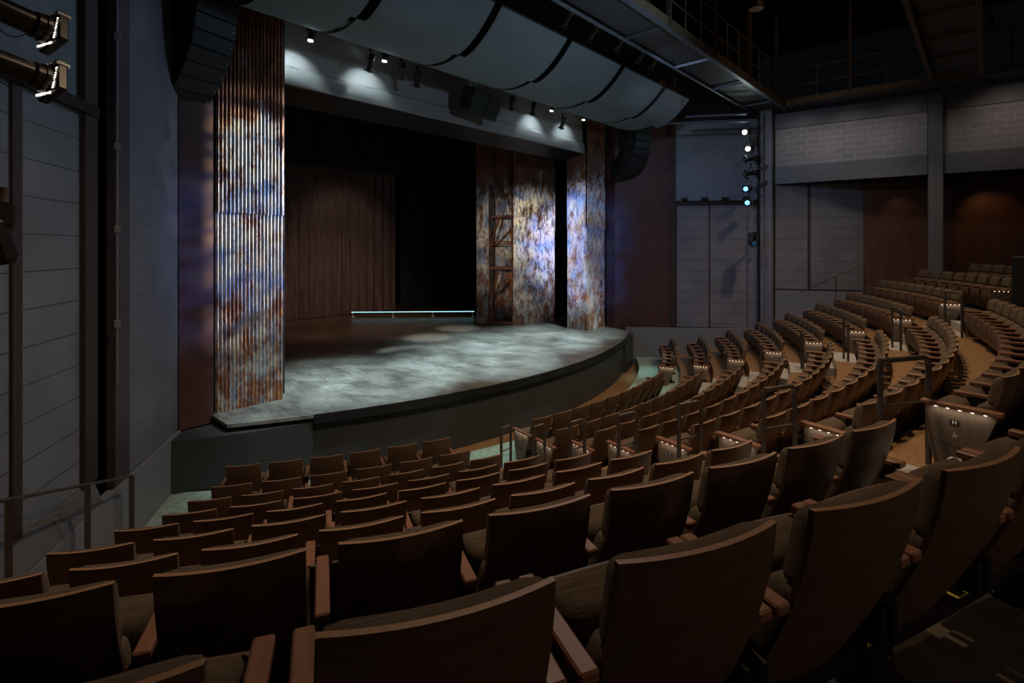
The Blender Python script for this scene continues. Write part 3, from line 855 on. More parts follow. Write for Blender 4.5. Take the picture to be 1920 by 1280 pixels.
# order: from the stage corner (x=333) back past the camera
def outward_check():
    pass
def lwall(name, a, b, z0, z1, off, th, mat, uv=False):
    pa = (a[0] + WN.x * off, a[1] + WN.y * off); pb = (b[0] + WN.x * off, b[1] + WN.y * off)
    m = MB(); m.prism([pa, pb, (pb[0] + WN.x * th, pb[1] + WN.y * th), (pa[0] + WN.x * th, pa[1] + WN.y * th)], z0, z1)
    o = m.build(name, mat)
    if uv: uvwall(o.data, pa, WD)
    return struct(o)
P333, P240, P213, P185, P163, P53, P36 = [left_at(x) for x in (333, 240, 213, 187, 164, 54, 36)]
PB = (WL0[0] + WD.x * 9.6, WL0[1] + WD.y * 9.6)
lwall('wall_left_panel', P333, P240, .93, 12.4, 0, .1, M['slatsmall'])
lwall('wall_left_pillar', P240, P213, .93, 12.4, -.02, .10, M['pillar'])
lwall('wall_left_slot', P213, P185, 1.2, 12.4, .55, .1, M['black'])
lwall('wall_left_jamb', P185, P163, 1.2, 12.4, .02, .12, M['seam'])
lwall('wall_left_slot', P185, P163, 1.2, 12.4, .14, .5, M['black'])
lwall('door_1', P163, P53, 1.2, 5.6, .08, .1, M['slat'])
lwall('trim_3', P53, P36, 1.2, 5.72, .05, .13, M['seam'])
lwall('door_2', P36, PB, 1.2, 5.6, .08, .1, M['slat'])
lwall('wall_left_upper', P163, PB, 5.72, 8.8, .10, .12, M['cmudark'], uv=True)
lwall('wall_left_top', P163, PB, 8.8, 12.4, .10, .12, M['black'])
lwall('trim_4', P185, PB, 5.60, 5.73, .0, .10, M['dark'])
# sloping sill and low plaster wall under the boards
for a, b, nm in ((P333, PB, 'left'),):
    m = MB()
    ca = [(a[0], a[1]), (b[0], b[1])]
    def off(p, o): return (p[0] + WN.x * o, p[1] + WN.y * o)
    i0, i1 = off(a, -.14), off(b, -.14); o0, o1 = off(a, .08), off(b, .08)
    i0, i1 = off(a, -.05), off(b, -.05)
    m.add([(*i0, -.22), (*i1, -.22), (*i1, .86), (*i0, .90), (*o0, .90), (*o1, .86), (*o0, -.22), (*o1, -.22)],
          [(0, 1, 2, 3), (3, 2, 5, 4), (4, 5, 7, 6), (0, 6, 7, 1), (0, 3, 4, 6), (1, 7, 5, 2)])
    struct(m.build('wall_left_low', M['pony']))
    q0 = left_at(187)
    j0 = off(q0, -.03); j1 = off(b, -.03); k0 = off(q0, .075); k1 = off(b, .075)
    m = MB(); m.add([(*j0, .86), (*j1, .86), (*j1, .88), (*j0, .905), (*k0, 1.2), (*k1, 1.2), (*k0, .86), (*k1, .86)],
          [(0, 1, 2, 3), (3, 2, 5, 4), (4, 5, 7, 6), (0, 6, 7, 1), (0, 3, 4, 6), (1, 7, 5, 2)])
    struct(m.build('trim_sill_left', M['sill']))
# light bracket at the top of the slot, conduit on the pillar
cd = left_at(219, -.10)
CO = empty('wall_conduit', (cd[0], cd[1], 2.3), 0, 'thin vertical conduit with boxes on the left wall pillar', 'conduit')
m = MB(); m.tube([(0, 0, 0), (0, 0, 7)], .016, 8); m.build('pipe', M['column'], CO)
for z in (.75, 1.95, 3.0, 4.4):
    m = MB(); m.cbox((0, 0, z), (.07, .06, .10), .01); m.build('box', M['column'], CO)
# stair rail along the left wall
ra = [left_at(247, -.22), left_at(-70, -.22)]
rq = [pix(247, 892, depth=hitline(247, off(WL0, -.22), off(WL1, -.22))[1]), pix(-120, 962, depth=hitline(-120, off(WL0, -.22), off(WL1, -.22))[1])]
HR = empty('stair_rail', (rq[0].x, rq[0].y, 0), 0, 'long sloping handrail on posts along the left side stair', 'handrail')
m = MB(); m.tube([rq[0] - HR.location, rq[1] - HR.location], .017, 8); m.build('top_rail', M['rail'], HR)
for x_, w_ in ((255, .05), (164, .05), (16, .05)):
    fr = hitline(min(x_, 247), off(WL0, -.22), off(WL1, -.22))[0]
    L_ = (rq[1] - rq[0]).xy.length; f = (Vector(fr) - rq[0].xy).length / L_
    zt = rq[0].z + (rq[1].z - rq[0].z) * f
    m = MB(); m.box((fr[0] - rq[0].x, fr[1] - rq[0].y, (zt + .0) / 2), (w_, w_, zt)); m.build('post', M['rail'], HR)

# ---------------------------------------------------------------- right wall
wall('wall_right_panel', RC, (8.27, -10.05), ZS - .05, 12.4, .1, M['redpanel'])
r0 = (8.30, -10.10); r1 = right_at(1421)
wall('trim_5', (8.22, -10.02), (8.36, -10.20), 1.08, 12.4, .10, M['seam'])
dmid = right_at(1330); 
def lerp2(a, b, f): return (a[0] + (b[0] - a[0]) * f, a[1] + (b[1] - a[1]) * f)
wall('door_3', (8.38, -10.22), lerp2(dmid, r0, .02), 1.08, 5.62, .1, M['slatright'])
wall('trim_6', lerp2(dmid, r0, .02), lerp2(dmid, r1, .02), 1.08, 5.62, .13, M['seam'])
wall('door_4', lerp2(dmid, r1, .02), r1, 1.08, 5.62, .1, M['slatright'])
wall('wall_right_upper', (8.36, -10.2), r1, 5.75, 8.7, .12, M['cmudark'], uv=True)
wall('wall_right_top', (8.36, -10.2), r1, 8.7, 12.4, .12, M['black'])
tq = Vector((r1[0] - 8.36, r1[1] + 10.2)).normalized(); tn = Vector((tq.y, -tq.x)); tn = tn if tn.x < 0 else -tn
wall('trim_7', (8.36 + tn.x * .08, -10.2 + tn.y * .08), (r1[0] + tn.x * .08, r1[1] + tn.y * .08), 5.60, 5.72, .08, M['dark'])
wall('wall_right_low', (6.95 + tn.x * .1, -8.95), (r1[0] + tn.x * .12, r1[1] + tn.y * .12), -.22, 1.07, .22, M['pony'])
# door track brackets
TRK = empty('door_track_brackets', (8.9, -11, 5.6), 0, 'row of dark roller brackets on the right door track', 'track')
for i in range(4):
    f = .1 + .25 * i; q = lerp2((8.36, -10.2), r1, f)
    m = MB(); m.cbox((q[0] + tn.x * .1 - 8.9, q[1] + tn.y * .1 + 11, .2), (.22, .12, .12), .02, rz=atan2(tq.y, tq.x)); m.build('bracket', M['dark'], TRK)
# columns and the blockwork spandrel between them
def column(p, w, z0, z1):
    m = MB(); m.cbox((p[0], p[1], (z0 + z1) / 2), (w, w, z1 - z0), .02, rz=radians(8)); return struct(m.build('column', M['column']))
column((10.02, -12.86), .44, -.22, 9.0)
column(C2, .36, 2.55, 8.8)
CE = (11.55, -23.0)
def spandrel(a, b):
    wall('wall_right_block', a, b, 6.92, 8.28, .18, M['cmu'], uv=True)
    d = Vector((b[0] - a[0], b[1] - a[1])).normalized(); n = Vector((d.y, -d.x)); n = n if n.x < 0 else -n
    a2 = (a[0] + n.x * .06, a[1] + n.y * .06); b2 = (b[0] + n.x * .06, b[1] + n.y * .06)
    wall('beam', a2, b2, 6.30, 6.92, .3, M['beam']); wall('beam', a2, b2, 8.28, 8.80, .3, M['beam'])
spandrel((10.22, -13.1), (10.74, -17.36)); spandrel((10.82, -17.75), CE)
wall('ceiling_recess', (10.25, -13.2), (11.6, -23), 6.26, 6.30, 3.2, M['black'])
# recess: doors, timber panels
ra_, rb_ = (10.2, -13.1), (11.50, -15.55)
wall('door_5', ra_, lerp2(ra_, rb_, .38), 2.54, 6.26, .1, M['slatright'])
wall('trim_8', lerp2(ra_, rb_, .38), lerp2(ra_, rb_, .415), 2.54, 6.26, .13, M['seam'])
wall('door_6', lerp2(ra_, rb_, .415), rb_, 2.54, 6.26, .1, M['slatright'])
wall('wall_right_recess', ra_, rb_, -.22, 2.49, .2, M['pony'])
wall('trim_10', ra_, rb_, 2.49, 2.54, .2, M['dark'])
wall('wall_right_timber', rb_, (12.75, -21.0), -.22, 6.26, .12, M['brownpanel'])
wall('wall_right_timber', (12.75, -21.0), (13.4, -24.5), -.22, 6.26, .12, M['brownpanel'])
wall('trim_9', (11.47, -15.48), (11.54, -15.66), 2.5, 6.26, .14, M['column'])

pts = [pix(1500, 548, depth=17.7), pix(1567, 517, depth=17.2), pix(1621, 495, depth=16.9)]
RS = empty('stair_rail', pts[1], 0, 'thin sloping handrail on posts along the right side stair', 'handrail')
m = MB(); m.tube([p - RS.location for p in pts], .018, 8); m.build('top_rail', M['rail'], RS)
for p in pts[1:]:
    m = MB(); m.tube([p - RS.location, p - RS.location - Vector((0, 0, .95))], .018, 8); m.build('post', M['rail'], RS)

# ---------------------------------------------------------------- ceiling, catwalks
m = MB(); m.prism([(-14, -25), (14.5, -25), (14.5, 4.5), (-14, 4.5)], 12.4, 12.6); struct(m.build('ceiling', M['ceil']))
ZC = 8.9
# catwalk across the room
CW = empty('catwalk', (0, -13, ZC), 0, 'long steel catwalk with grated floor crossing above the front rows', 'catwalk')
cw = Vector((0, -13, ZC))
m = MB(); m.box((-.6, 0, .10), (21.2, 1.02, .03)); m.build('deck', M['grating'], CW)
m = MB(); m.tube([Vector((-11.0, -12.42, ZC)) - cw, Vector((10.3, -12.48, ZC)) - cw], .045, 10); m.build('edge_pipe', M['steel'], CW)
m = MB(); m.box((-.6, -.54, .10), (21.2, .05, .20)); m.build('edge_beam', M['tan'], CW)
m = MB(); m.box((-.6, -.50, -.02), (21.2, .12, .03)); m.build('edge_flange', M['steel'], CW)
for i in range(8):
    X = 8.7 - 2.645 * i
    m = MB(); m.box((X, 0, .02), (.05, 1.05, .06)); m.build('joist', M['steel'], CW)
    m = MB(); m.box((X, -.56, 1.55), (.10, .09, 3.1)); m.build('hanger', M['tandark'], CW)
    for dx in (.88, 1.76):
        m = MB(); m.tube([(X - dx, -.55, .2), (X - dx, -.55, 1.2)], .018, 6); m.build('baluster', M['tan'], CW)
for z in (.62, 1.2):
    m = MB(); m.tube([(-11, -.55, z), (9.9, -.55, z)], .018, 6); m.build('guard_rail', M['tan'], CW)
# catwalk along the right wall
SW = empty('catwalk', (10.3, -17, ZC), 0, 'dark side catwalk running along the top of the right wall', 'catwalk')
sw = Vector((10.3, -17, ZC))
ia, ib = Vector((9.55, -13.62, ZC)), Vector((10.1, -23.0, ZC)); oa, ob = Vector((10.3, -13.62, ZC)), Vector((11.4, -23, ZC))
m = MB(); m.extr([ia - sw, ib - sw, ob - sw, oa - sw], (0, 0, .04)); m.build('deck', M['grating'], SW)
dd = (ib - ia).normalized(); rzz = atan2(dd.y, dd.x)
m = MB(); m.box((ia + ib) / 2 - sw + Vector((0, 0, .12)), ((ib - ia).length, .05, .2), rz=rzz); m.build('edge_beam', M['tan'], SW)
for i in range(11):
    q = ia + (ib - ia) * (i / 10) - sw
    if i % 3 == 2:
        m = MB(); m.box(q + Vector((0, 0, 1.7)), (.09, .10, 3.3), rz=rzz); m.build('hanger', M['tandark'], SW)
    else:
        m = MB(); m.tube([q + Vector((0, 0, .2)), q + Vector((0, 0, 1.2))], .018, 6); m.build('baluster', M['tan'], SW)
for z in (.64, 1.2):
    m = MB(); m.tube([ia - sw + Vector((0, 0, z)), ib - sw + Vector((0, 0, z))], .018, 6); m.build('guard_rail', M['tan'], SW)
# catwalk overhead, nearest the camera
OW = empty('catwalk', (6, -18.08, ZC), 0, 'dark catwalk underside running overhead at the upper right', 'catwalk')
m = MB(); m.box((-3.75, 0, .12), (14.5, 1.0, .03)); m.build('deck', M['grating'], OW)
for y in (-.53, .53):
    m = MB(); m.box((-3.75, y, .05), (14.5, .10, .24)); m.build('edge_beam', M['tandark'], OW)
for x_ in (2.9, -1.5, -6.0):
    for y_ in (-.53, .53):
        m = MB(); m.tube([(x_, y_, .1), (x_, y_, 12.4 - ZC)], .02, 6); m.build('hanger', M['tandark'], OW)
for i in range(9):
    m = MB(); m.box((3.2 - 1.7 * i, 0, .05), (.05, 1.0, .06)); m.build('joist', M['tan'], OW)
# roof beams in the dark above
for i, y in enumerate((-10.6, -15.0, -19.6)):
    m = MB(); m.box((0, y, 11.9), (25, .16, .5)); struct(m.build('beam', M['ceil']))
# edge of the grid between clouds and right wall
m = MB(); m.tube([pix(1285, 219, z=8.45), pix(1400, 213, z=8.45)], .04, 8)
m.tube([pix(1240, 232, z=8.3), pix(1405, 227, z=8.3)], .035, 8)
tag(m.build('grid_pipe', M['steel']), 'pair of grey pipes spanning between ceiling clouds and right wall', 'pipe')

# ---------------------------------------------------------------- ceiling clouds
YF, ZF = -11.45, 8.93
def cloud_profile(front):
    if front:
        return [(YF + (1.15) * t, ZF - .76 * (1 - (1 - t) ** 1.75)) for t in [i / 8 for i in range(9)]]
    return [(-10.305 + 1.36 * t, 8.172 - .36 * t + .50 * t * t) for t in [i / 8 for i in range(9)]]
def cloud(x0, x1, front, label):
    pr = cloud_profile(front); yc = sum(p[0] for p in pr) / len(pr); zc = pr[4][1]
    t = empty('ceiling_cloud', ((x0 + x1) / 2, yc, zc), 0, label, 'acoustic panel', 'hanging acoustic ceiling clouds')
    h = (x1 - x0) / 2
    m = MB(); rows = [[(-h, y - yc, z - zc), (h, y - yc, z - zc)] for y, z in pr]; m.ribbon(rows)
    m.build('board', M['cloud'], t)
    m = MB(); up_ = [[(-h, y - yc, z - zc + .05), (h, y - yc, z - zc + .05)] for y, z in pr]; m.ribbon(up_)
    for s in (0, 1):
        m.ribbon([[r[s] for r in rows], [r[s] for r in up_]], smooth=False)
    m.ribbon([rows[0], up_[0]], smooth=False); m.ribbon([rows[-1], up_[-1]], smooth=False)
    m.build('frame', M['cloudedge'], t)
    m = MB()
    for sx in (-.6, .6):
        m.tube([(sx * h, 0, .05), (sx * h, 0, 12.35 - zc)], .008, 6)
    m.build('hanger_rod', M['dark'], t)
gaps = [-6.68, -4.90, -2.45, -.02, 2.42, 4.88, 6.68]
for i in range(6):
    nth = ORD[5 - i]
    cloud(gaps[i] + (.10 if i else 0), gaps[i + 1] - (.10 if i < 5 else 0), True, 'curved grey front ceiling cloud, %s from the right end' % nth)
    cloud(gaps[i] + (.06 if i else .25) - .12, gaps[i + 1] - (.06 if i < 5 else .35) - .12, False, 'curved grey rear ceiling cloud above the header, %s from the right end' % nth)
m = MB(); m.prism([(-7, -12.2), (7.0, -12.2), (7.0, -9.2), (-7, -9.2)], 9.9, 9.95)
struct(m.build('ceiling_mask', M['black']))

# ---------------------------------------------------------------- lamps as objects
def fixture(name, loc, direction, label, cat='stage light', L=.42, r=.085, lens=None, group=None, tail=True, frame=True, seg=18):
    """theatre spotlight: tapered barrel, colour frame, lens, yoke, clamp"""
    d = Vector(direction).normalized()
    t = empty(name, loc, 0, label, cat, group)
    m = MB(); prof = [(r * .55, -L * .62), (r * .95, -L * .56), (r * 1.05, -L * .25), (r * .8, -L * .2), (r * .8, L * .25), (r * .95, L * .3), (r * .95, L * .40)]
    m.lathe(prof, seg, (0, 0, 0), d); m.build('barrel', M['lampbody'], t)
    Q = Vector((0, 0, 1)).rotation_difference(d).to_matrix()
    if frame:
        m = MB(); m.cbox(d * L * .42, (r * 2.5, r * 2.5, .03), .006, mat=Q); m.build('colour_frame', M['lampbody'], t)
    m = MB(); m.lathe([(r * .8, 0), (r * .78, .012), (r * .4, .022)], seg, d * (L * .42 + .016), d); m.build('lens', lens or M['lensdim'], t)
    side = d.cross(Vector((0, 0, 1))).normalized() * (r * 1.25)
    top = Vector((0, 0, r * 2.4))
    m = MB(); m.tube([side, side + top, -side + top, -side], .010, 6); m.build('yoke', M['dark'], t)
    m = MB(); m.tube([top, top + Vector((0, 0, .10))], .014, 6); m.cbox(top + Vector((0, 0, .12)), (.06, .06, .07), .01); m.build('clamp', M['dark'], t)
    return t

# lit downlights behind the clouds
hd = [(583, 72), (722, 111), (1035, 205), (1095, 222)]
HDP = []
for i, (x, y) in enumerate(hd):
    dep = hitline(x, (0, -8.72), (1, -8.72))[1]; q = pix(x, y, depth=dep) + Vector((0, 0, .08)); HDP.append(q)
    fixture('downlight', q, (0, .18, -1), 'bright lit downlight under the clouds, %s from the left' % ORD[i], L=.26, r=.07, lens=M['lensspot'], group='lit downlights above the header', frame=False)
dk = [(752, 135, 'silver edged'), (783, 150, 'dark'), (1000, 205, 'square dark'), (1055, 232, 'dark'), (695, 120, 'small dark'), (960, 195, 'dark')]
for i, (x, y, w_) in enumerate(dk):
    dep = hitline(x, (0, -8.55), (1, -8.55))[1]; q = pix(x, y, depth=dep)
    fixture('stage_light', q, (.1 * (i % 3 - 1), .35, -1), 'unlit %s spotlight above the header, %s of the unlit ones from the left' % (w_.split()[-1], ORD[sorted([a[0] for a in dk]).index(x)]), L=.36, r=.075, group='unlit spotlights above the header')
# header batten
m = MB(); m.tube([(-6, -8.62, 8.62), (6, -8.62, 8.62)], .025, 8)
tag(m.build('lighting_pipe', M['dark']), 'dark lighting pipe running behind the ceiling clouds', 'pipe')

# boom on the right column
bq = pix(1424, 300, depth=18.15)
BM = empty('lighting_boom', (bq.x, bq.y, 3.6), 0, 'vertical pipe beside the right column carrying spotlights', 'pipe')
m = MB(); m.tube([(0, 0, -3.59), (0, 0, 5.2)], .03, 8); m.build('pipe', M['dark'], BM)
for z in (.6, 2.4, 4.2):
    m = MB(); m.cbox((.12, .05, z), (.22, .05, .05), .01); m.build('bracket', M['dark'], BM)
aim = Vector((-7.5, -9.5, 4.8))
boom = [(1396, 248, 'lenswhite', 'topmost lit white'), (1402, 279, 'lenswhite', 'second lit white'), (1398, 354, 'lensblue', 'upper lit blue'), (1401, 380, 'lensblue', 'lower lit blue')]
BP = []
for x, y, ln, nm in boom:
    q = pix(x, y, depth=17.75); BP.append(q)
    d_ = (Vector((CAM[0], CAM[1], CH)) * .35 + aim * .65) - q
    fixture('stage_light', q - d_.normalized() * .2, d_, '%s spotlight on the right boom' % nm, lens=M[ln], group='spotlights on the right boom', r=.10)
for x, y, nm in ((1408, 298, 'upper'), (1408, 325, 'lower')):
    q = pix(x, y, depth=17.8)
    fixture('stage_light', q, (-.75, .6, -.12), 'unlit black spotlight on the right boom, %s of two' % nm, L=.5, group='spotlights on the right boom')
mh = pix(1411, 452, depth=17.8)
MH = empty('moving_head_light', mh, 0, 'black moving head light with blue lens low on the right boom', 'stage light')
m = MB(); m.cbox((0, 0, .22), (.26, .24, .14), .02); m.build('base', M['lampbody'], MH)
m = MB(); m.tube([Vector((0, 0, .29)), Vector((bq.x, bq.y, mh.z + .33)) - mh], .02, 8); m.build('bracket', M['dark'], MH)
m = MB(); m.cbox((-.16, 0, .02), (.05, .16, .32), .015); m.cbox((.16, 0, .02), (.05, .16, .32), .015); m.build('yoke', M['lampbody'], MH)
m = MB(); m.lathe([(.09, -.2), (.13, -.14), (.14, .1), (.12, .18)], 18, (0, 0, -.05), (-.8, -.55, -.25)); m.build('head', M['lampbody'], MH)
m = MB(); m.lathe([(.09, .18), (.085, .19), (.03, .2)], 18, (0, 0, -.05), (-.8, -.55, -.25)); m.build('lens', M['glassblue'], MH)

# two big spotlights at the upper left, close to the camera
for (xf, yf, nm) in ((92, 58, 'upper'), (90, 150, 'lower')):
    fq = pix(xf, yf, depth=4.0); dr = (Vector((6.4, -8.0, 4.2)) - fq).normalized()
    dr = Vector((dr.x, dr.y, -.16)).normalized()
    t = empty('ellipsoidal_spotlight', fq, 0, '%s of two large black spotlights jutting in at the upper left' % nm, 'stage light', 'large spotlights at upper left')
    Q = Vector((0, 0, 1)).rotation_difference(dr).to_matrix()
    m = MB(); m.lathe([(.07, -1.15), (.11, -1.05), (.115, -.62), (.085, -.58), (.088, -.12), (.10, -.10), (.10, -.03)], 28, (0, 0, 0), dr); m.build('barrel', M['lampbody'], t)
    m = MB(); m.lathe([(.095, -.06), (.108, -.05), (.108, -.02), (.095, -.01)], 28, (0, 0, 0), dr); m.build('lens_ring', M['lampbody'], t)
    m = MB(); m.cbox(dr * .03, (.27, .27, .075), .014, mat=Q); m.build('colour_scroller', M['lampbody'], t)
    sd = dr.cross(Vector((0, 0, 1))).normalized(); cu_ = sd.cross(dr)
    m = MB()
    for k in range(5):
        m.cbox(dr * .03 + sd * (.10 - .05 * k) + cu_ * .13, (.02, .02, .09), .003, mat=Q)
    m.build('frame_clips', M['white'], t)
    m = MB(); rr_ = random.Random(3 if nm == 'upper' else 5)
    for k in range(9):
        f = -.11 + .22 * (k + .5) / 9; l_ = rr_.uniform(.012, .024)
        m.box(dr * -.011 + sd * .115 + cu_ * f * .8, (.006, .006, .006) if k % 4 == 3 else (.007, l_, .007), mat=Q)
        m.box(dr * -.011 + cu_ * -.118 + sd * f, (l_, .007, .007), mat=Q)
    m.build('light_leak', M['leak'], t)
    m = MB(); m.lathe([(.085, .065), (.085, .07), (.02, .078)], 24, (0, 0, 0), dr); m.build('lens', M['lensspot'], t)
    m = MB(); s_ = sd * .13; b_ = dr * -.6
    m.tube([b_ + s_, b_ + s_ + Vector((0, 0, .15)), b_ - s_ + Vector((0, 0, .15)), b_ - s_], .014, 6); m.build('yoke', M['dark'], t)
    m = MB(); pts = [dr * -.35 + cu_ * .09 + sd * -.05]
    for j in range(1, 9):
        a = j / 8; pts.append(dr * (-.35 + .33 * a) + sd * (-.10 - .05 * sin(pi * a)) + Vector((0, 0, .05 - .16 * sin(pi * a))))
    m.tube(pts, .004, 5); m.build('safety_cable', M['dark'], t)
fq = pix(2, 430, depth=4.2)
t = empty('moving_head_light', fq, 0, 'dark yoke mounted light cut by the left frame edge', 'stage light')
m = MB(); m.cbox((0, 0, .12), (.16, .16, .20), .02); m.build('base', M['lampbody'], t)
m = MB(); m.tube([(0, 0, .22), (.02, 0, .34)], .03, 8); m.build('clamp', M['tandark'], t)
m = MB(); m.lathe([(.05, -.25), (.085, -.18), (.09, .12), (.07, .16)], 16, (0, 0, -.12), (.25, .1, -1)); m.build('head', M['lampbody'], t)
# small spot and disc lamp under the roof
q = pix(1855, 42, z=10.2)
fixture('stage_light', q, (-.7, .2, -.55), 'dim spotlight with barn door high at the upper right', L=.4, r=.09)
q = pix(1418, 17, z=10.6)
DL = empty('pendant_lamp', q, 0, 'round pale disc lamp hanging under the dark roof', 'lamp')
m = MB(); m.lathe([(.20, 0), (.21, .02), (.21, .3), (.08, .36)], 24); m.build('can', M['dark'], DL)
m = MB(); m.lathe([(.185, -.004), (.19, 0), (.19, .004)], 24); m.build('diffuser', M['white'], DL)
m = MB(); m.tube([(0, 0, .36), (0, 0, 12.4 - q.z)], .012, 6); m.build('rod', M['dark'], DL)

# catwalk front lights, dark among the shadow
for i, (x, y) in enumerate(((1062, 35), (1110, 62), (1160, 82), (1200, 105), (1225, 116))):
    q = pix(x, y, z=9.15)
    fixture('stage_light', q, (.2, .8, -.75), 'dark spotlight hung under the catwalk front, %s from the left' % ORD[i], L=.4, r=.09, group='dark spotlights on the catwalk')

# ---------------------------------------------------------------- loudspeakers
def line_array(xc, sg, label):
    t = empty('line_array_speaker', (xc, -9.3 if sg < 0 else -9.72, 8.92), 0, label, 'loudspeaker', 'hanging line array loudspeakers')
    y, z, pitch = 0.0, 0.0, 0.0
    W, H, D = .72, .27, .74
    angs = [0, 0, 2, 4, 6, 8, 9, 10, 11, 11, 11]
    for k, a in enumerate(angs):
        pitch += radians(a)
        R = Matrix.Rotation(pitch, 3, 'X')          # tilt the front face downwards
        # hinge along the front top edge
        cx = Vector((0, D / 2, -H / 2)); c = Vector((0, y, z)) + R @ cx
        m = MB(); m.cbox(c, (W, D, H - .012), .012, mat=R); o = m.build('cabinet', M['shell'], t)
        m = MB(); g = Vector((0, y, z)) + R @ Vector((0, -.004, -H / 2)); m.box(g, (W - .03, .012, H - .03), mat=R); gr = m.build('grille', M['grille'], o)
        m = MB(); g2 = Vector((0, y, z)) + R @ Vector((-sg * .30, -.012, -H * .5)); m.box(g2, (.018, .006, .018), mat=R); m.build('badge', M['white'], o)
        nb = Vector((0, y, z)) + R @ Vector((0, 0, -H)); y, z = nb.y, nb.z
    m = MB(); m.cbox((0, .25, .05), (.6, .5, .06), .01)
    m.tube([(-.2, .25, .06), (-.2, .25, 3.4)], .012, 6); m.tube([(.2, .25, .06), (.2, .25, 3.4)], .012, 6); m.build('fly_frame', M['dark'], t)
    t.rotation_euler = (0, 0, radians(-14 * sg))
    return t
line_array(-6.93, -1, 'large curved black line array speaker hanging at the left of the stage')
line_array(6.86, 1, 'curved black line array speaker hanging at the right of the stage')
sq = Vector((-.1, -8.65, 7.9))
SP = empty('center_speaker', sq, radians(4), 'pair of black box speakers tilted under the clouds mid header', 'loudspeaker')
Rt = Matrix.Rotation(radians(20), 3, 'X') @ Matrix.Rotation(radians(6), 3, 'Y')
for x_ in (-.29, .29):
    m = MB(); m.cbox(Rt @ Vector((x_, .15, 0)), (.56, .42, .62), .015, mat=Rt); o = m.build('cabinet', M['shell'], SP)
    m = MB(); m.box(Rt @ Vector((x_, -.062, 0)), (.52, .012, .58), mat=Rt); m.build('grille', M['grille'], o)
    m = MB(); m.box(Rt @ Vector((x_ + .1, -.07, -.24)), (.03, .006, .02), mat=Rt); m.build('badge', M['white'], o)
m = MB(); m.tube([(-.3, .15, .28), (-.3, .15, 4.4)], .01, 6); m.tube([(.3, .15, .28), (.3, .15, 4.4)], .01, 6); m.build('hanger_rod', M['dark'], SP)

# ---------------------------------------------------------------- control desk at the right edge
cq = pix(1962, 592, z=2.75)
DK = empty('control_desk', cq, radians(-8), 'dark boxy control desk with small lamp at the right frame edge', 'desk')
m = MB(); m.cbox((.45, 0, .55), (1.3, .9, 1.1), .02); m.build('body', M['shell'], DK)
m = MB(); m.tube([(-.28, -.3, 1.0), (-.26, -.3, 1.12), (-.1, -.3, 1.15), (1.0, -.3, 1.15)], .014, 6); m.build('rail', M['column'], DK)
m = MB(); m.lathe([(.03, -.02), (.045, .01), (.03, .04)], 12, (-.22, -.42, .72)); o = m.build('lamp', M['bulb'], DK)

# ---------------------------------------------------------------- light of the place and added fills
def spot(name, loc, target, watts, col, angle, blend=.3, radius=.08, gobo=None, shut=None):
    L = bpy.data.lights.new(name, 'SPOT'); L.energy = watts; L.color = col; L.spot_size = radians(angle); L.spot_blend = blend; L.shadow_soft_size = radius
    o = bpy.data.objects.new(name, L); COL.objects.link(o); o.location = loc
    o.rotation_euler = (Vector(target) - Vector(loc)).to_track_quat('-Z', 'Y').to_euler()
    if gobo:
        L.use_nodes = True; nt = L.node_tree; em = nt.nodes['Emission']
        tc = N(nt, 'ShaderNodeTexCoord'); no = N(nt, 'ShaderNodeTexNoise')
        no.inputs['Scale'].default_value = gobo[0]; no.inputs['Detail'].default_value = 3
        r = ramp(nt, gobo[1]); nt.links.new(tc.outputs['Normal'], no.inputs['Vector'])
        nt.links.new(no.outputs['Fac'], r.inputs[0]); nt.links.new(r.outputs[0], em.inputs['Color'])
        if shut:
            # framing shutter of the spotlight: cuts the beam on one side
            sp_ = N(nt, 'ShaderNodeSeparateXYZ'); nt.links.new(tc.outputs['Normal'], sp_.inputs[0])
            ab = N(nt, 'ShaderNodeMath', operation='ABSOLUTE'); nt.links.new(sp_.outputs[2], ab.inputs[0])
            dv = N(nt, 'ShaderNodeMath', operation='DIVIDE'); nt.links.new(sp_.outputs[0], dv.inputs[0]); nt.links.new(ab.outputs[0], dv.inputs[1])
            mr = N(nt, 'ShaderNodeMapRange'); mr.inputs['From Min'].default_value = shut[0]; mr.inputs['From Max'].default_value = shut[1]
            mr.inputs['To Min'].default_value = 1.0; mr.inputs['To Max'].default_value = shut[2]
            nt.links.new(dv.outputs[0], mr.inputs['Value']); nt.links.new(mr.outputs[0], em.inputs['Strength'])
    return o
def area(name, loc, target, watts, col, sx, sy, spread=180):
    L = bpy.data.lights.new(name, 'AREA'); L.shape = 'RECTANGLE'; L.size = sx; L.size_y = sy; L.energy = watts; L.color = col; L.spread = radians(spread)
    o = bpy.data.objects.new(name, L); COL.objects.link(o); o.location = loc
    o.rotation_euler = (Vector(target) - Vector(loc)).to_track_quat('-Z', 'Y').to_euler()
    return o
BR = [(.36, (.02, .02, .03)), (.46, (.25, .3, .5)), (.54, (1, .8, .45)), (.64, (1, 1, .95))]
BG = [(.34, (.10, .10, .14)), (.44, (.45, .5, .75)), (.54, (1, .80, .48)), (.64, (1, .97, .90))]
BB = [(.38, (.03, .04, .08)), (.5, (.2, .4, 1)), (.62, (.8, .9, 1))]
# boom right -> left tower
spot('boom_spot', BP[0], (-5.5, -8.3, 5.6), 200000, (1.0, .98, .92), 13, .7, gobo=(45, BR), shut=(-.0255, -.029, .02))
spot('boom_spot', BP[1], (-5.5, -8.3, 3.7), 150000, (.95, .98, 1.0), 12, .7, gobo=(60, BR), shut=(-.0255, -.029, .02))
spot('boom_spot', BP[2], (-5.7, -8.4, 4.0), 60000, (.35, .55, 1), 13, .7, gobo=(40, BB), shut=(-.026, -.031, .05))
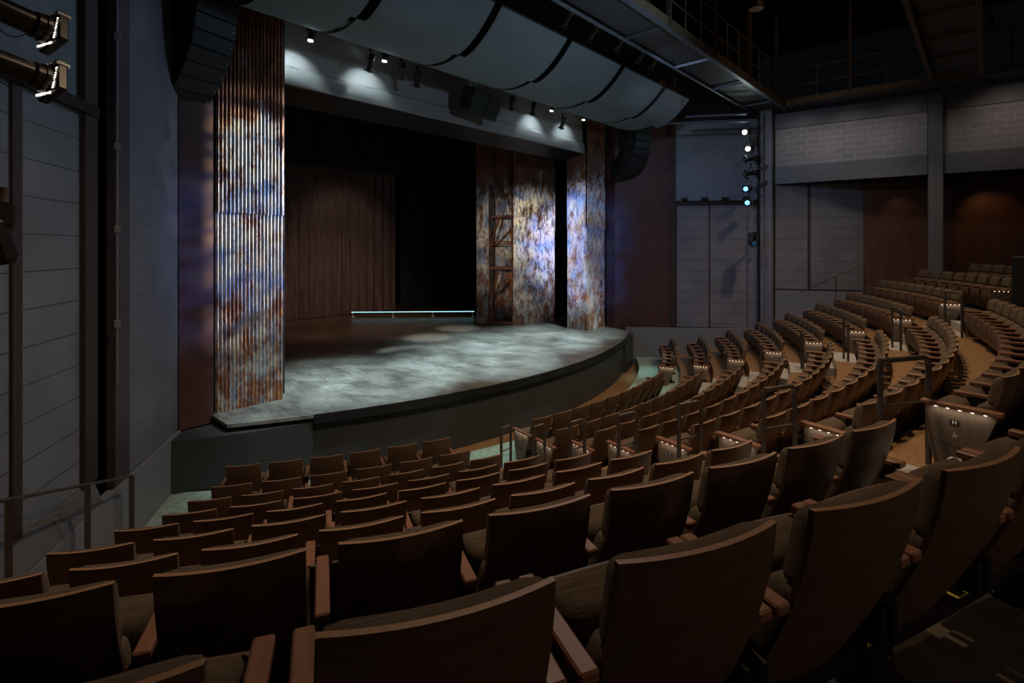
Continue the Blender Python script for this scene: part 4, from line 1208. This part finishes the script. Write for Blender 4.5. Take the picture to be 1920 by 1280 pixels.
# boom left (by the big spotlights) -> right tower and upstage unit
LBM = Vector((-8.6, -12.4, 5.7))
spot('boom_spot', LBM, (6.1, -7.7, 4.0), 7000, (1.0, .86, .62), 20, .7, gobo=(34, BG), shut=(.030, .038, .03))
spot('boom_spot', LBM + Vector((.2, .3, .4)), (5.7, -5.2, 3.9), 3800, (1.0, .90, .74), 20, .7, gobo=(40, BG))
spot('boom_spot', LBM + Vector((.2, .3, -.5)), (6.4, -7.4, 3.9), 8000, (.12, .42, 1), 20, .7, gobo=(24, BB), shut=(.080, .120, .04))
spot('boom_spot', LBM + Vector((.8, 1.4, -.9)), (9.3, -11.0, 3.6), 800, (.25, .38, 1), 30, .9)  # added faint blue fill on the right walls, set clear of the boom
# cool specials on the deck, from the catwalk
for (tx, ty, w, an) in ((-3.4, -8.2, 7000, 34), (-.3, -8.8, 6500, 34), (2.8, -7.8, 6500, 34), (5.0, -7.6, 3800, 30), (1.2, -6.4, 3600, 26), (-5.4, -8.9, 2200, 24)):
    spot('stage_special', (tx * .75, -12.15, 8.55), (tx, ty, ZS), w * 1.25, (.80, 1.0, .99), an, .9, .1, gobo=(14, [(.36, (.45, .45, .45)), (.62, (1, 1, 1))]))
for (tx, ty) in ((.9, -4.9), (2.95, -4.1), (-.9, -6.2)):
    spot('stage_special', (tx, ty - 1.0, 9.0), (tx, ty, ZS), 2600, (.88, 1.0, .97), 14, .8, .05)
# wash on the back curtain and upstage floor, warm
spot('upstage_wash', (1.2, -3.0, 8.6), (1.9, 2.4, 3.4), 260, (1, .80, .70), 56, .7, .2)
spot('upstage_wash', (-1.0, -5.0, 9.0), (1.0, 0.0, 1.0), 900, (1, .70, .56), 62, .8, .2)
# spill of the four lit downlights on the header
for q in HDP:
    spot('downlight_lamp', q + Vector((0, .02, -.12)), q + Vector((0, 1.0, -.95)), 760, (.78, .98, 1.0), 88, 1.0, .04)
# house light: cans over the stalls
for (x, y, w) in ((-6.4, -15.6, 690), (-2.2, -16.6, 740), (2.4, -16.8, 740), (6.8, -15.8, 480), (8.4, -17.4, 180)):
    spot('house_and_fill_lamp', (x, y, 8.6), (x * .93, y + 1.6, 0), w, (1.0, .72, .46), 112, .8, .15)
spot('house_and_fill_lamp', (-6.2, -22.3, 4.5), (-6.6, -18.2, 2.9), 46, (1.0, .72, .50), 90, .9, .1)  # added low fill behind the camera for the last row's backs
spot('house_and_fill_lamp', (-10.2, -22.3, 4.4), (-9.4, -18.2, 2.9), 24, (1.0, .72, .50), 80, .9, .1)  # weaker added fill, further left behind the camera
spot('guard_rail_fill', (3.0, -18.6, 11.6), (7.4, -13.2, 9.4), 110, (1.0, .74, .5), 84, .9, .1)  # added dim fill so the catwalk guard rails show
# grazing lamps on the right blockwork and timber
for y_, w_ in ((-14.0, 26), (-15.4, 34), (-16.8, 26)):
    spot('wall_lamp', (8.5, y_, 8.6), (10.6, y_, 7.0), w_, (1, .95, .92), 84, 1.0, .1)
spot('wall_lamp', (9.0, -19.4, 8.6), (11.1, -19.4, 7.0), 42, (1, .84, .72), 96, 1.0, .1)
spot('wall_lamp', (11.2, -18.6, 6.1), (12.3, -18.9, 4.6), 16, (1, .55, .25), 80, .8, .05)
spot('wall_lamp', (11.1, -16.4, 6.1), (11.8, -16.8, 4.4), 6, (1, .55, .25), 80, .8, .05)
# added cool fill on side walls and clouds, from no fixture
spot('cool_fill', (-1.5, -12.95, 8.75), (-9.0, -11.0, 2.6), 300, (.52, .72, 1.0), 95, .9, .2)
spot('cool_fill', (1.5, -12.95, 8.75), (9.6, -11.6, 3.8), 320, (.55, .70, 1.0), 95, .9, .2)
spot('cool_fill', (-.5, -15.6, 7.6), (0, -10.6, 8.6), 140, (.60, .80, 1.0), 120, .9, .2)
for t_, w_ in ((-.60, 260), (-.22, 700), (.02, 420), (.26, 420), (.46, 900)):  # added floating spots for the teal glow on the front walkway
    spot('walkway_fill', (11.75 * sin(t_), -11.75 * cos(t_), 7.6), (12.0 * sin(t_), -12.0 * cos(t_), 0), w_, (.58, 1.0, .90), 17, .9, .05)

W = bpy.data.worlds.new('World'); S.world = W; W.use_nodes = True
W.node_tree.nodes['Background'].inputs[0].default_value = (.35, .42, .55, 1); W.node_tree.nodes['Background'].inputs[1].default_value = 0.004

# ---------------------------------------------------------------- camera
cam = bpy.data.cameras.new('camera'); co = bpy.data.objects.new('camera', cam); COL.objects.link(co)
co.location = (CAM[0], CAM[1], CH); co.rotation_euler = (pi / 2, 0, -PHI)
cam.sensor_width = 36; cam.lens = FPX / 1920 * 36; cam.shift_y = (HZ - 640) / 1920; cam.clip_start = .02
S.camera = co
S.view_settings.view_transform = 'Standard'; S.view_settings.look = 'None'; S.view_settings.gamma = 1; S.view_settings.exposure = 0
S.cycles.use_denoising = True
S.cycles.max_bounces = 5; S.cycles.diffuse_bounces = 3; S.cycles.glossy_bounces = 2
S.cycles.sample_clamp_indirect = 3.0
